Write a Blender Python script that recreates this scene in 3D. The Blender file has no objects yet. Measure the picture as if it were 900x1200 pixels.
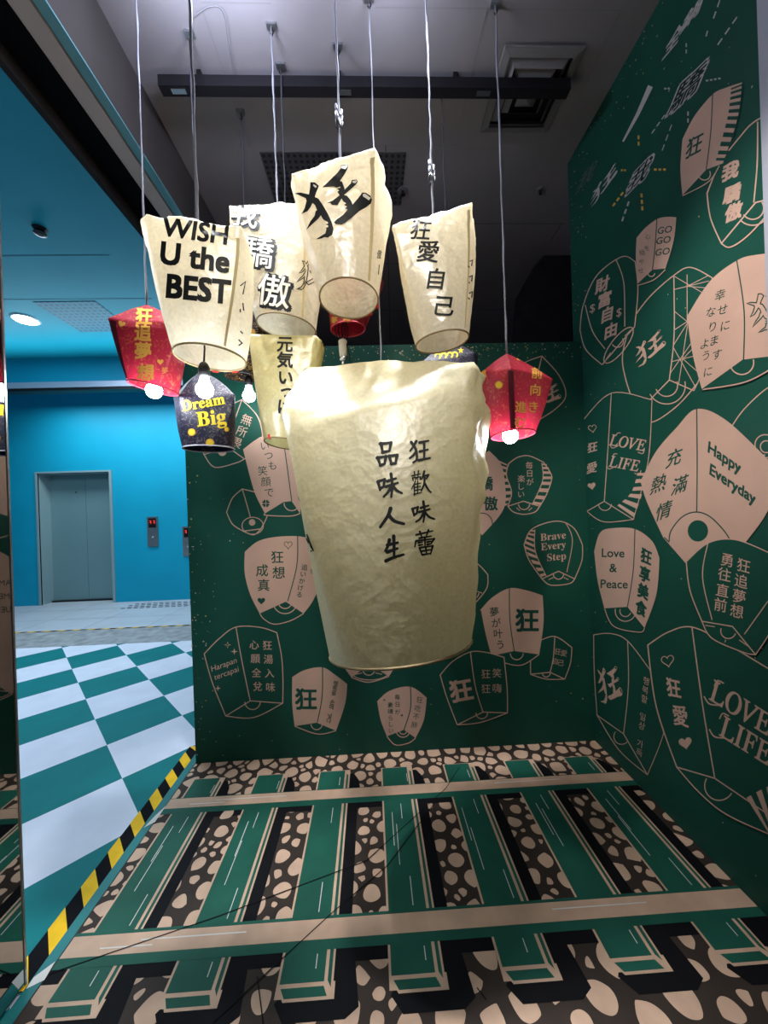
import bpy, bmesh, math, random
from mathutils import Vector, Matrix, noise
from mathutils.bvhtree import BVHTree

random.seed(7)
SC = bpy.context.scene
COL = SC.collection
PI = math.pi

# ------------------------------------------------------------------ camera, world, exposure, large lights
def rad(d): return d * PI / 180
YAW, PITCH, ROLL, FPX, EYE = rad(-2.035), rad(-0.0687), rad(-1.931), 424.69, 1.5
def cam_axes():
    r = Vector((math.cos(YAW), math.sin(YAW), 0)); f = Vector((-math.sin(YAW), math.cos(YAW), 0)); u = Vector((0, 0, 1))
    f2 = f * math.cos(PITCH) + u * math.sin(PITCH); u2 = u * math.cos(PITCH) - f * math.sin(PITCH)
    return r * math.cos(ROLL) + u2 * math.sin(ROLL), u2 * math.cos(ROLL) - r * math.sin(ROLL), f2
CR, CU, CF = cam_axes()
EYEP = Vector((0, 0, EYE))
cd = bpy.data.cameras.new('camera'); cam = bpy.data.objects.new('camera', cd); COL.objects.link(cam)
cam.matrix_world = Matrix(((CR.x, CU.x, -CF.x, 0), (CR.y, CU.y, -CF.y, 0), (CR.z, CU.z, -CF.z, EYE), (0, 0, 0, 1)))
cd.sensor_fit = 'HORIZONTAL'; cd.sensor_width = 36; cd.lens = FPX / 900 * 36; cd.clip_start = 0.02
SC.camera = cam
SC.view_settings.view_transform = 'Standard'; SC.view_settings.look = 'None'
SC.view_settings.gamma = 1; SC.view_settings.use_curve_mapping = False
SC.view_settings.exposure = 0.0
SC.cycles.use_denoising = True
SC.cycles.max_bounces = 8

W = bpy.data.worlds.new('world'); SC.world = W; W.use_nodes = True
W.node_tree.nodes['Background'].inputs[0].default_value = (0.75, 0.85, 1.0, 1)
W.node_tree.nodes['Background'].inputs[1].default_value = 0.05

def lamp(name, kind, loc, power, color, aim=None, **kw):
    l = bpy.data.lights.new(name, kind); l.energy = power; l.color = color
    for k, v in kw.items(): setattr(l, k, v)
    o = bpy.data.objects.new(name, l); COL.objects.link(o); o.location = loc
    if aim is not None: o.rotation_euler = (Vector(aim) - Vector(loc)).to_track_quat('-Z', 'Y').to_euler()
    return o
# booth spots on the ceiling, just in front of the lanterns; the rightmost is added to brighten
for sx, pw, aim in ((-0.74, 190, (-0.62, 1.36, 1)), (-0.46, 230, (-0.32, 1.55, 1)), (0.14, 230, (0.06, 1.45, 1)), (0.36, 110, (0.24, 1.45, 1))):
    lamp('spot_ceiling', 'SPOT', (sx, 1.42, 3.62), pw, (0.92, 0.94, 1.0), aim, spot_size=rad(50), spot_blend=0.8, shadow_soft_size=0.05)
lamp('wall_spot', 'SPOT', (0.35, 0.45, 3.6), 230, (1.0, 0.95, 0.90), (1.371, 1.52, 1.85), spot_size=rad(40), spot_blend=1.0, shadow_soft_size=0.08)
# glow of the fittings on the ceiling around them
for sx, pw in ((-0.72, 8), (-0.46, 10), (0.14, 6)):
    lamp('spot_spill', 'POINT', (sx, 1.44, 3.52), pw, (0.72, 0.79, 1.0), shadow_soft_size=0.06)
# added warm fill spot behind the camera, turned to the lanterns, and the hall lights beyond it
lamp('front_fill', 'SPOT', (0.0, -0.9, 3.4), 215, (1.0, 0.945, 0.86), (-0.02, 1.5, 2.08), spot_size=rad(38), spot_blend=0.9, shadow_soft_size=0.35)
lamp('hall_light', 'AREA', (0.1, -1.8, 3.5), 6, (1.0, 0.95, 0.88), (0.1, 1.2, 0.9), shape='RECTANGLE', size=2.4, size_y=1.2)
# the lift lobby: cold lights
lamp('lobby_light', 'AREA', (-3.4, 2.9, 3.74), 120, (0.72, 0.86, 1.0), (-3.4, 2.9, 0), shape='RECTANGLE', size=2.2, size_y=2.2)
lamp('lift_hall_light', 'AREA', (-4.0, 6.0, 3.6), 85, (0.75, 0.9, 1.0), (-4.0, 6.1, 0), shape='RECTANGLE', size=3.4, size_y=0.6)
lamp('lobby_fill', 'AREA', (-3.4, 4.85, 3.30), 26, (0.55, 0.85, 1.0), (-3.4, 3.4, 4.4), shape='RECTANGLE', size=4.0, size_y=0.15)  # added mid-air fill that brightens the lobby ceiling; no fitting there

# ------------------------------------------------------------------ pixels of the photograph -> points on surfaces
def ray(x, y): return CF + CR * ((x - 450) / FPX) - CU * ((y - 600) / FPX)
def onZ(x, y, z): d = ray(x, y); return EYEP + d * ((z - EYE) / d.z)
def onY(x, y, Y): d = ray(x, y); return EYEP + d * (Y / d.y)
def onX(x, y, X): d = ray(x, y); return EYEP + d * (X / d.x)
def pxscale(Y): return Y / FPX
def zoom(x0, y0, s): return lambda *p: [(x0 + p[i] / s, y0 + p[i + 1] / s) for i in range(0, len(p), 2)]

# ------------------------------------------------------------------ materials
MATS = {}
def nodes_of(m):
    m.use_nodes = True; nt = m.node_tree
    return nt, nt.nodes, nt.links, nt.nodes['Principled BSDF']
def mat(name, color, rough=0.6, metal=0.0, var=0.0, vscale=8, bump=0.0, bscale=60, spec=0.4, emit=None, estr=0):
    if name in MATS: return MATS[name]
    m = bpy.data.materials.new(name); nt, N, L, B = nodes_of(m)
    B.inputs['Roughness'].default_value = rough; B.inputs['Metallic'].default_value = metal
    B.inputs['Specular IOR Level'].default_value = spec * .6
    tc = N.new('ShaderNodeTexCoord')
    if var > 0:
        nz = N.new('ShaderNodeTexNoise'); nz.inputs['Scale'].default_value = vscale; nz.inputs['Detail'].default_value = 6
        L.new(tc.outputs['Object'], nz.inputs['Vector'])
        r = N.new('ShaderNodeMapRange'); r.inputs[1].default_value = .3; r.inputs[2].default_value = .7
        r.inputs[3].default_value = 1 - var; r.inputs[4].default_value = 1 + var
        L.new(nz.outputs[0], r.inputs[0])
        mx = N.new('ShaderNodeMix'); mx.data_type = 'RGBA'; mx.blend_type = 'MULTIPLY'; mx.inputs[0].default_value = 1
        mx.inputs[6].default_value = (*color, 1); L.new(r.outputs[0], mx.inputs[7])
        L.new(mx.outputs[2], B.inputs['Base Color'])
    else:
        B.inputs['Base Color'].default_value = (*color, 1)
    if bump > 0:
        nz = N.new('ShaderNodeTexNoise'); nz.inputs['Scale'].default_value = bscale; nz.inputs['Detail'].default_value = 4
        L.new(tc.outputs['Object'], nz.inputs['Vector'])
        b = N.new('ShaderNodeBump'); b.inputs['Strength'].default_value = bump; b.inputs['Distance'].default_value = .01
        L.new(nz.outputs[0], b.inputs['Height']); L.new(b.outputs[0], B.inputs['Normal'])
    if emit:
        B.inputs['Emission Color'].default_value = (*emit, 1); B.inputs['Emission Strength'].default_value = estr
    MATS[name] = m
    return m

def paper_mat(name, color, trans=0.42, bumpscale=11, bump=0.5):
    m = bpy.data.materials.new(name); nt, N, L, B = nodes_of(m)
    N.remove(B); out = N['Material Output']
    tc = N.new('ShaderNodeTexCoord')
    nz = N.new('ShaderNodeTexNoise'); nz.inputs['Scale'].default_value = 90; nz.inputs['Detail'].default_value = 8
    L.new(tc.outputs['Object'], nz.inputs['Vector'])
    r = N.new('ShaderNodeMapRange'); r.inputs[1].default_value = .3; r.inputs[2].default_value = .7
    r.inputs[3].default_value = .90; r.inputs[4].default_value = 1.06; L.new(nz.outputs[0], r.inputs[0])
    mx = N.new('ShaderNodeMix'); mx.data_type = 'RGBA'; mx.blend_type = 'MULTIPLY'; mx.inputs[0].default_value = 1
    mx.inputs[6].default_value = (*color, 1); L.new(r.outputs[0], mx.inputs[7])
    # crumpled facets
    n2 = N.new('ShaderNodeTexNoise'); n2.inputs['Scale'].default_value = 5; L.new(tc.outputs['Object'], n2.inputs['Vector'])
    ad = N.new('ShaderNodeVectorMath'); ad.operation = 'ADD'
    L.new(tc.outputs['Object'], ad.inputs[0])
    sc = N.new('ShaderNodeVectorMath'); sc.operation = 'SCALE'; sc.inputs[3].default_value = .12
    L.new(n2.outputs[1], sc.inputs[0]); L.new(sc.outputs[0], ad.inputs[1])
    v = N.new('ShaderNodeTexVoronoi'); v.inputs['Scale'].default_value = bumpscale; L.new(ad.outputs[0], v.inputs['Vector'])
    v2 = N.new('ShaderNodeTexVoronoi'); v2.inputs['Scale'].default_value = bumpscale * 2.7; L.new(ad.outputs[0], v2.inputs['Vector'])
    s = N.new('ShaderNodeMath'); s.operation = 'MULTIPLY_ADD'; s.inputs[1].default_value = .35
    L.new(v2.outputs[0], s.inputs[0]); L.new(v.outputs[0], s.inputs[2])
    b = N.new('ShaderNodeBump'); b.inputs['Strength'].default_value = bump; b.inputs['Distance'].default_value = .02
    L.new(s.outputs[0], b.inputs['Height'])
    d = N.new('ShaderNodeBsdfDiffuse'); t = N.new('ShaderNodeBsdfTranslucent'); g = N.new('ShaderNodeBsdfGlossy')
    g.inputs['Roughness'].default_value = .33
    for q in (d, t): L.new(mx.outputs[2], q.inputs[0])
    for q in (d, t, g): L.new(b.outputs[0], q.inputs['Normal'])
    m1 = N.new('ShaderNodeMixShader'); m1.inputs[0].default_value = trans
    L.new(d.outputs[0], m1.inputs[1]); L.new(t.outputs[0], m1.inputs[2])
    m2 = N.new('ShaderNodeMixShader'); m2.inputs[0].default_value = .10
    L.new(m1.outputs[0], m2.inputs[1]); L.new(g.outputs[0], m2.inputs[2])
    L.new(m2.outputs[0], out.inputs[0])
    MATS[name] = m
    return m

def pattern_mat(name, base, gold, scale, lo, trans=0.25, metal=0.0):
    """paper printed all over with small gold scrolls"""
    m = bpy.data.materials.new(name); nt, N, L, B = nodes_of(m); out = N['Material Output']
    tc = N.new('ShaderNodeTexCoord')
    n1 = N.new('ShaderNodeTexNoise'); n1.inputs['Scale'].default_value = scale; n1.inputs['Detail'].default_value = 3
    n1.inputs['Distortion'].default_value = 2.2
    L.new(tc.outputs['Object'], n1.inputs['Vector'])
    r = N.new('ShaderNodeValToRGB'); e = r.color_ramp.elements
    e[0].position = lo; e[0].color = (0, 0, 0, 1); e[1].position = lo + .02; e[1].color = (1, 1, 1, 1)
    k = e.new(lo + .055); k.color = (1, 1, 1, 1); k = e.new(lo + .075); k.color = (0, 0, 0, 1)
    L.new(n1.outputs[0], r.inputs[0])
    mx = N.new('ShaderNodeMix'); mx.data_type = 'RGBA'
    mx.inputs[6].default_value = (*base, 1); mx.inputs[7].default_value = (*gold, 1)
    L.new(r.outputs[0], mx.inputs[0]); L.new(mx.outputs[2], B.inputs['Base Color'])
    B.inputs['Roughness'].default_value = .5
    t = N.new('ShaderNodeBsdfTranslucent'); L.new(mx.outputs[2], t.inputs[0])
    ms = N.new('ShaderNodeMixShader'); ms.inputs[0].default_value = trans
    L.new(B.outputs[0], ms.inputs[1]); L.new(t.outputs[0], ms.inputs[2]); L.new(ms.outputs[0], out.inputs[0])
    MATS[name] = m
    return m

GREEN = mat('mural_green', (0.008, 0.074, 0.050), .55, var=.10, vscale=3)
TAN = mat('mural_tan', (0.62, 0.405, 0.315), .6, var=.05, vscale=6)
CHALK = mat('mural_grey_white', (0.50, 0.47, 0.44), .6)
FGREEN = mat('floor_print_green', (0.011, 0.084, 0.055), .55, var=.18, vscale=5, spec=.25)
FTAN = mat('floor_print_tan', (0.52, 0.345, 0.235), .55, var=.16, vscale=7)
FBROWN = mat('floor_print_brown', (0.036, 0.026, 0.020), .6, var=.2, vscale=6, spec=.2)
FBLACK = mat('floor_print_black', (0.005, 0.005, 0.006), .7, var=.2, spec=.15)
FWHITE = mat('floor_print_line', (0.62, 0.60, 0.55), .45)
INK = mat('lettering_ink', (0.006, 0.008, 0.008), .5)
GOLD = mat('gold_print', (0.70, 0.38, 0.07), .45)
YELLOW = mat('yellow_print', (0.85, 0.62, 0.03), .5)
SEAMTAPE = mat('paper_seam_tape', (0.66, 0.53, 0.28), .6)
PWHITE = mat('lettering_white', (0.82, 0.78, 0.68), .6)

# ------------------------------------------------------------------ mesh helpers
class MB:
    def __init__(s): s.v = []; s.f = []; s.m = []; s.mats = []
    def mi(s, m):
        if m not in s.mats: s.mats.append(m)
        return s.mats.index(m)
    def face(s, pts, m):
        i = len(s.v); s.v += [tuple(p) for p in pts]; s.f.append(tuple(range(i, i + len(pts)))); s.m.append(s.mi(m))
    def mesh(s, verts, faces, m):
        i = len(s.v); s.v += [tuple(p) for p in verts]; k = s.mi(m)
        for f in faces: s.f.append(tuple(i + a for a in f)); s.m.append(k)
    def box(s, a, b, m):
        x0, y0, z0 = (min(p, q) for p, q in zip(a, b)); x1, y1, z1 = (max(p, q) for p, q in zip(a, b))
        v = [(x0, y0, z0), (x1, y0, z0), (x1, y1, z0), (x0, y1, z0), (x0, y0, z1), (x1, y0, z1), (x1, y1, z1), (x0, y1, z1)]
        s.mesh(v, [(0, 3, 2, 1), (4, 5, 6, 7), (0, 1, 5, 4), (1, 2, 6, 5), (2, 3, 7, 6), (3, 0, 4, 7)], m)
    def tube(s, path, r, m, n=8, closed=False, cap=True):
        path = [Vector(p) for p in path]; k = len(path); rs = r if isinstance(r, (list, tuple)) else [r] * k
        verts = []; prev = None
        for i, p in enumerate(path):
            if closed: t = path[(i + 1) % k] - path[i - 1]
            else: t = path[min(i + 1, k - 1)] - path[max(i - 1, 0)]
            t.normalize()
            if prev is None:
                a = t.cross(Vector((0, 0, 1)) if abs(t.z) < .9 else Vector((1, 0, 0))).normalized()
            else:
                a = (prev - t * prev.dot(t)).normalized()
            prev = a; b = t.cross(a)
            for j in range(n):
                q = 2 * PI * j / n; verts.append(p + (a * math.cos(q) + b * math.sin(q)) * rs[i])
        faces = []
        for i in range(k if closed else k - 1):
            for j in range(n):
                a = i * n + j; b2 = i * n + (j + 1) % n; c = ((i + 1) % k) * n + (j + 1) % n; d = ((i + 1) % k) * n + j
                faces.append((a, b2, c, d))
        if cap and not closed:
            faces.append(tuple(reversed(range(n)))); faces.append(tuple(range((k - 1) * n, k * n)))
        s.mesh(verts, faces, m)
    def lathe(s, prof, c, m, n=20):
        c = Vector(c); verts = []; faces = []
        for (r, z) in prof:
            for j in range(n):
                q = 2 * PI * j / n; verts.append((c.x + r * math.cos(q), c.y + r * math.sin(q), c.z + z))
        for i in range(len(prof) - 1):
            for j in range(n):
                faces.append((i * n + j, i * n + (j + 1) % n, (i + 1) * n + (j + 1) % n, (i + 1) * n + j))
        faces.append(tuple(reversed(range(n)))); faces.append(tuple(range((len(prof) - 1) * n, len(prof) * n)))
        s.mesh(verts, faces, m)
    def build(s, name, parent=None, smooth=False, origin=None):
        me = bpy.data.meshes.new(name)
        o = Vector(origin) if origin is not None else Vector((0, 0, 0))
        me.from_pydata([tuple(Vector(p) - o) for p in s.v], [], s.f)
        for m in s.mats: me.materials.append(m)
        for p, k in zip(me.polygons, s.m): p.material_index = k; p.use_smooth = smooth
        me.update()
        ob = bpy.data.objects.new(name, me); COL.objects.link(ob); ob.location = o
        if parent is not None:
            ob.parent = parent; ob.location = o - world_loc(parent)
        return ob
def world_loc(o):
    p = Vector(o.location)
    while o.parent is not None: o = o.parent; p += o.location
    return p
def tag(o, label=None, cat=None, group=None, kind=None):
    if label: o['label'] = label
    if cat: o['category'] = cat
    if group: o['group'] = group
    if kind: o['kind'] = kind
    return o
def thing(name, label, cat, loc, group=None):
    o = bpy.data.objects.new(name, None); COL.objects.link(o); o.location = loc; o.empty_display_size = .1
    return tag(o, label, cat, group)
def struct(name, mb, label, cat, origin=None): return tag(mb.build(name, origin=origin), label, cat, kind='structure')
def slab(name, a, b, m, label, cat='wall'):
    mb = MB(); mb.box(a, b, m); return struct(name, mb, label, cat)

# ------------------------------------------------------------------ flat print helpers (drawn on a surface)
def spline(pts, n=8):
    if len(pts) < 3: return list(pts)
    out = []; P = [pts[0]] + list(pts) + [pts[-1]]
    for i in range(1, len(P) - 2):
        p0, p1, p2, p3 = P[i - 1], P[i], P[i + 1], P[i + 2]
        for k in range(n):
            t = k / n
            out.append(tuple(.5 * ((2 * b) + (-a + c) * t + (2 * a - 5 * b + 4 * c - d) * t * t + (-a + 3 * b - 3 * c + d) * t ** 3)
                             for a, b, c, d in zip(p0, p1, p2, p3)))
    out.append(tuple(pts[-1])); return out
GC = {}
def glyph(s, bold=0.0):
    """outline mesh of a string, centred on its own box (single ideographs on their em square)"""
    k = (s, bold)
    if k in GC: return GC[k]
    c = bpy.data.curves.new('glyph', 'FONT'); c.body = s; c.resolution_u = 3
    o = bpy.data.objects.new('glyph', c); COL.objects.link(o)
    bpy.context.view_layer.update()
    dg = bpy.context.evaluated_depsgraph_get()
    me = bpy.data.meshes.new_from_object(o.evaluated_get(dg))
    V = [(v.co.x, v.co.y) for v in me.vertices]; F = [tuple(p.vertices) for p in me.polygons]
    bpy.data.objects.remove(o); bpy.data.curves.remove(c); bpy.data.meshes.remove(me)
    if not V: GC[k] = ([], []); return GC[k]
    xs = [v[0] for v in V]; ys = [v[1] for v in V]
    cx, cy = (min(xs) + max(xs)) / 2, (min(ys) + max(ys)) / 2
    if len(s) == 1 and s in 'いつもっりなにをで一がけるうすまよせ·': cy = cy * .5 + .19
    V = [(x - cx, y - cy) for x, y in V]
    GC[k] = (V, F); return GC[k]

K0 = [(215,305),(265,310),(305,345),(275,420),(262,462),(300,480),(345,545),(400,640),(440,730),(458,800),(445,860),(400,890),(365,885),(330,900),(272,908),(330,870),(372,845),(385,795),(375,787),(403,778),(402,762),(374,750),(402,742),(398,726),(360,706),(345,690),(325,655),(300,690),(240,745),(172,808),(215,720),(260,660),(270,612),(285,600),(265,550),(238,525),(215,570),(185,612),(122,640),(155,580),(175,500),(165,475),(110,450),(50,420),(110,415),(200,435),(212,360)]
K1 = [(337,362),(420,285),(500,205),(530,165),(535,130),(605,120),(612,150),(580,210),(525,295),(545,310),(545,350),(490,365),(455,352)]
K2 = [(525,300),(548,300),(575,375),(560,440),(600,450),(640,500),(660,545),(620,600),(580,580),(602,565),(568,545),(592,530),(560,510),(520,440),(500,410),(518,392),(492,378),(530,365)]
K3 = [(388,528),(450,500),(515,450),(575,385),(640,320),(650,285),(700,280),(712,300),(690,335),(640,380),(560,450),(500,550),(440,545),(425,525)]
K4 = [(462,730),(490,700),(560,650),(610,590),(660,540),(720,470),(760,415),(800,420),(845,450),(862,490),(850,530),(800,570),(730,610),(650,680),(580,735),(540,755),(480,745)]
KH = [[(248,328),(282,348),(272,368),(245,345)], [(540,140),(600,128),(605,148),(580,172),(542,160)], [(655,297),(698,287),(704,300),(685,320),(660,314)], [(768,430),(792,430),(848,472),(828,497),(764,455)]]
def tri_split(V, F, lim):
    """triangles no longer than lim (so a print can follow a curved sheet)"""
    out = []
    st = []
    for f in F:
        for i in range(1, len(f) - 1): st.append((V[f[0]], V[f[i]], V[f[i + 1]]))
    while st:
        a, b, c = st.pop()
        l = [math.dist(a, b), math.dist(b, c), math.dist(c, a)]; m = max(l)
        if m <= lim: out.append((a, b, c)); continue
        if l[0] == m: q = ((a[0] + b[0]) / 2, (a[1] + b[1]) / 2); st += [(a, q, c), (q, b, c)]
        elif l[1] == m: q = ((b[0] + c[0]) / 2, (b[1] + c[1]) / 2); st += [(a, b, q), (a, q, c)]
        else: q = ((c[0] + a[0]) / 2, (c[1] + a[1]) / 2); st += [(a, b, q), (q, b, c)]
    return out
def tess(poly):
    from mathutils.geometry import tessellate_polygon
    return tessellate_polygon([[Vector((p[0], p[1], 0)) for p in poly]])

class Art:
    """flat print; surf(x, y, lift) -> point"""
    def __init__(s, surf, lift=0.0, split=None): s.surf = surf; s.base = lift; s.mb = MB(); s.split = split; s.n = 0
    def step(s): s.n += 1; return 1.2e-5 * (s.n % 15)
    def fill(s, pts, m, lift=0.0):
        z = s.base + lift + s.step()
        if s.split:
            for t in tri_split([tuple(p) for p in pts], tess(pts), s.split): s._tri(t, m, z)
        else:
            s.mb.face([s.surf(x, y, z) for x, y in pts], m)
    def _tri(s, t, m, z):
        P = [s.surf(x, y, z) for x, y in t]
        if None in P: return
        s.mb.face(P, m)
    def mesh(s, V, F, m, lift=0.0):
        if not V: return
        z = s.base + lift + s.step()
        if s.split:
            for t in tri_split(V, F, s.split): s._tri(t, m, z)
        else: s.mb.mesh([s.surf(x, y, z) for x, y in V], F, m)
    def line(s, pts, w, m, lift=0.0003, closed=False, smooth=False, taper=None):
        pts = [tuple(p) for p in pts]
        if smooth: pts = spline(pts)
        n = len(pts); V = []
        for i, p in enumerate(pts):
            a = pts[(i - 1) % n] if (closed or i > 0) else p; b = pts[(i + 1) % n] if (closed or i < n - 1) else p
            d1 = (p[0] - a[0], p[1] - a[1]); d2 = (b[0] - p[0], b[1] - p[1])
            l1 = math.hypot(*d1) or 1; l2 = math.hypot(*d2) or 1
            t = (d1[0] / l1 + d2[0] / l2, d1[1] / l1 + d2[1] / l2); l = math.hypot(*t) or 1
            nx, ny = -t[1] / l, t[0] / l
            k = 1.0
            if (closed or 0 < i < n - 1):
                dot = max(-1, min(1, (d1[0] * d2[0] + d1[1] * d2[1]) / (l1 * l2))); k = min(1.6, 1 / max(.3, math.sqrt((1 + dot) / 2)))
            ww = w * k if taper is None else taper[0] + (taper[1] - taper[0]) * i / (n - 1)
            V += [(p[0] + nx * ww / 2, p[1] + ny * ww / 2), (p[0] - nx * ww / 2, p[1] - ny * ww / 2)]
        F = [(2 * i, 2 * i + 1, (2 * i + 3) % (2 * n), (2 * i + 2) % (2 * n)) for i in range(n if closed else n - 1)]
        s.mesh(V, F, m, lift)
    def arc(s, c, r, a0, a1, w, m, lift=0.0003, ry=None, rot=0, n=24):
        ry = ry or r; P = []
        for i in range(n + 1):
            q = rad(a0 + (a1 - a0) * i / n); x = r * math.cos(q); y = ry * math.sin(q)
            P.append((c[0] + x * math.cos(rad(rot)) - y * math.sin(rad(rot)), c[1] + x * math.sin(rad(rot)) + y * math.cos(rad(rot))))
        s.line(P, w, m, lift)
    def disc(s, c, r, m, lift=0.0004, ry=None, n=20):
        s.fill([(c[0] + r * math.cos(2 * PI * i / n), c[1] + (ry or r) * math.sin(2 * PI * i / n)) for i in range(n)], m, lift)
    def text(s, t, c, size, m, rot=0, slant=None, ws=1.0, bold=0.0, lift=0.0006):
        V, F = glyph(t); r = rad(rot); sl = rad(slant if slant is not None else rot)
        R = (size * ws * math.cos(r), size * ws * math.sin(r)); U = (size * math.sin(sl), -size * math.cos(sl))
        offs = [(0, 0)]
        if bold: offs += [(bold * .8 * i, bold * .8 * j) for i in (-1, 1) for j in (-1, 1)]
        if bold > .055: offs += [(bold, 0), (-bold, 0), (0, bold), (0, -bold)]
        for ox, oy in offs:
            s.mesh([(c[0] + (x + ox) * R[0] + (y + oy) * U[0], c[1] + (x + ox) * R[1] + (y + oy) * U[1]) for x, y in V], F, m, lift)
    def column(s, t, a, b, size, m, **kw):
        n = len(t)
        for i, ch in enumerate(t):
            k = i / (n - 1) if n > 1 else 0
            s.text(ch, (a[0] + (b[0] - a[0]) * k, a[1] + (b[1] - a[1]) * k), size, m, **kw)
    def kuang(s, c, size, m, hole=None, rot=0, slant=None, ws=1.0, lift=0.0006):
        r = rad(rot); sl = rad(slant if slant is not None else rot)
        R = (size * ws * math.cos(r), size * ws * math.sin(r)); D = (-size * math.sin(sl), size * math.cos(sl))
        tr = lambda P: [(c[0] + (x - 456) / 812 * R[0] + (y - 515) / 812 * D[0], c[1] + (x - 456) / 812 * R[1] + (y - 515) / 812 * D[1]) for x, y in P]
        for P in (K0, K1, K2, K3, K4): s.fill(tr(P), m, lift)
        if hole is not None:
            for P in KH: s.fill(tr(P), hole, lift + .0003)
    def kuang_line(s, c, size, w, m, rot=0, slant=None, ws=1.0, lift=0.0006):
        r = rad(rot); sl = rad(slant if slant is not None else rot)
        R = (size * ws * math.cos(r), size * ws * math.sin(r)); D = (-size * math.sin(sl), size * math.cos(sl))
        for P in (K0, K1, K3, K4): s.line([(c[0] + (x - 456) / 812 * R[0] + (y - 515) / 812 * D[0], c[1] + (x - 456) / 812 * R[1] + (y - 515) / 812 * D[1]) for x, y in P], w, m, lift, closed=True)
    def heart(s, c, size, m, filled=True, w=1, rot=0):
        P = []
        for i in range(28):
            t = 2 * PI * i / 28; x = 16 * math.sin(t) ** 3; y = -(13 * math.cos(t) - 5 * math.cos(2 * t) - 2 * math.cos(3 * t) - math.cos(4 * t))
            x, y = x * size / 34, y * size / 34; q = rad(rot)
            P.append((c[0] + x * math.cos(q) - y * math.sin(q), c[1] + x * math.sin(q) + y * math.cos(q)))
        if filled: s.fill(P, m, .0006)
        else: s.line(P, w, m, .0006, closed=True)
    def star(s, c, r, m, n=4, k=.3, rot=-90, ws=1):
        s.fill([(c[0] + ws * (r if i % 2 == 0 else r * k) * math.cos(rad(rot + 180 * i / n)), c[1] + (r if i % 2 == 0 else r * k) * math.sin(rad(rot + 180 * i / n))) for i in range(2 * n)], m, .0006)
    def build(s, name, parent, label=None):
        o = s.mb.build(name, parent)
        if label: o['label'] = label
        return o
def one(z, x, y): return z(x, y)[0]

# ------------------------------------------------------------------ setting
CEIL = 3.75; YB = 2.252; XR = 1.371; XL = -1.12; YE = 6.82; TAPE = -1.165
cyan = mat('lobby_blue_paint', (0.005, 0.33, 0.50), .5, var=.04, vscale=2)
cyanc = mat('lobby_ceiling_blue', (0.008, 0.30, 0.40), .5, var=.04, vscale=2)
grey = mat('booth_ceiling_grey', (0.25, 0.232, 0.25), .7, var=.05, vscale=3)
dark = mat('dark_wall_paint', (0.022, 0.019, 0.022), .8)
seamm = mat('ceiling_joint', (0.22, 0.21, 0.22), .6)
brownm = mat('bulkhead_brown', (0.060, 0.052, 0.050), .7)
beige = mat('bulkhead_beige', (0.46, 0.38, 0.35), .6)
blackm = mat('black_metal', (0.012, 0.011, 0.012), .4)
steel = mat('brushed_steel', (0.42, 0.44, 0.46), .3, metal=.9, var=.08, vscale=14)
doorm = mat('lift_door_steel', (0.20, 0.33, 0.35), .42, metal=.25, bump=.06, bscale=260)
framem = mat('lift_frame_steel', (0.30, 0.42, 0.44), .4, metal=.25)

# lobby floor: square tiles laid at 45 degrees to the booth
def checker_mat():
    m = bpy.data.materials.new('lobby_tiles'); nt, N, L, B = nodes_of(m)
    tc = N.new('ShaderNodeTexCoord'); mp = N.new('ShaderNodeMapping'); mp.vector_type = 'TEXTURE'
    mp.inputs['Location'].default_value = (-3.750, 4.473, -.2); mp.inputs['Rotation'].default_value = (0, 0, rad(44.24))
    mp.inputs['Scale'].default_value = (.461, .461, .461)
    ck = N.new('ShaderNodeTexChecker'); ck.inputs['Scale'].default_value = 1
    ck.inputs[2].default_value = (0.004, 0.175, 0.185, 1); ck.inputs[1].default_value = (0.66, 0.70, 0.80, 1)
    L.new(tc.outputs['Object'], mp.inputs[0]); L.new(mp.outputs[0], ck.inputs[0])
    nz = N.new('ShaderNodeTexNoise'); nz.inputs['Scale'].default_value = 5; nz.inputs['Detail'].default_value = 6; L.new(tc.outputs['Object'], nz.inputs[0])
    r = N.new('ShaderNodeMapRange'); r.inputs[3].default_value = .85; r.inputs[4].default_value = 1.12; L.new(nz.outputs[0], r.inputs[0])
    mx = N.new('ShaderNodeMix'); mx.data_type = 'RGBA'; mx.blend_type = 'MULTIPLY'; mx.inputs[0].default_value = 1
    L.new(ck.outputs[0], mx.inputs[6]); L.new(r.outputs[0], mx.inputs[7]); L.new(mx.outputs[2], B.inputs['Base Color'])
    B.inputs['Roughness'].default_value = .6; B.inputs['Specular IOR Level'].default_value = .12
    return m
fl = slab('floor', (-9, -2, -.06), (TAPE + .05, 4.52, 0), checker_mat(), 'white and teal checkered lobby floor laid on the diagonal', 'floor')
stone = mat('grey_stone_band', (0.30, 0.31, 0.32), .55, var=.3, vscale=9)
pale = mat('lift_hall_floor', (0.46, 0.50, 0.55), .4, var=.06, vscale=3)
slab('floor_stone_band', (-9, 4.52, -.06), (3, 5.15, 0.002), stone, 'grey stone band across the lobby floor before the lift hall', 'floor')
lh = slab('floor_lift_hall', (-9, 5.15, -.06), (3, YE + .4, 0.002), pale, 'pale tiled floor in front of the lift door', 'floor')
mb = MB()
jm = mat('floor_joint', (0.25, 0.28, 0.31), .6)
for i in range(10):
    x = -8.6 + i * .9; mb.face([(x, 5.2, .0035), (x + .008, 5.2, .0035), (x + .008, YE, .0035), (x, YE, .0035)], jm)
for y in (5.75, 6.35): mb.face([(-9, y, .0035), (3, y, .0035), (3, y + .008, .0035), (-9, y + .008, .0035)], jm)
mb.build('floor_joints', lh)
mb = MB()
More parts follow.
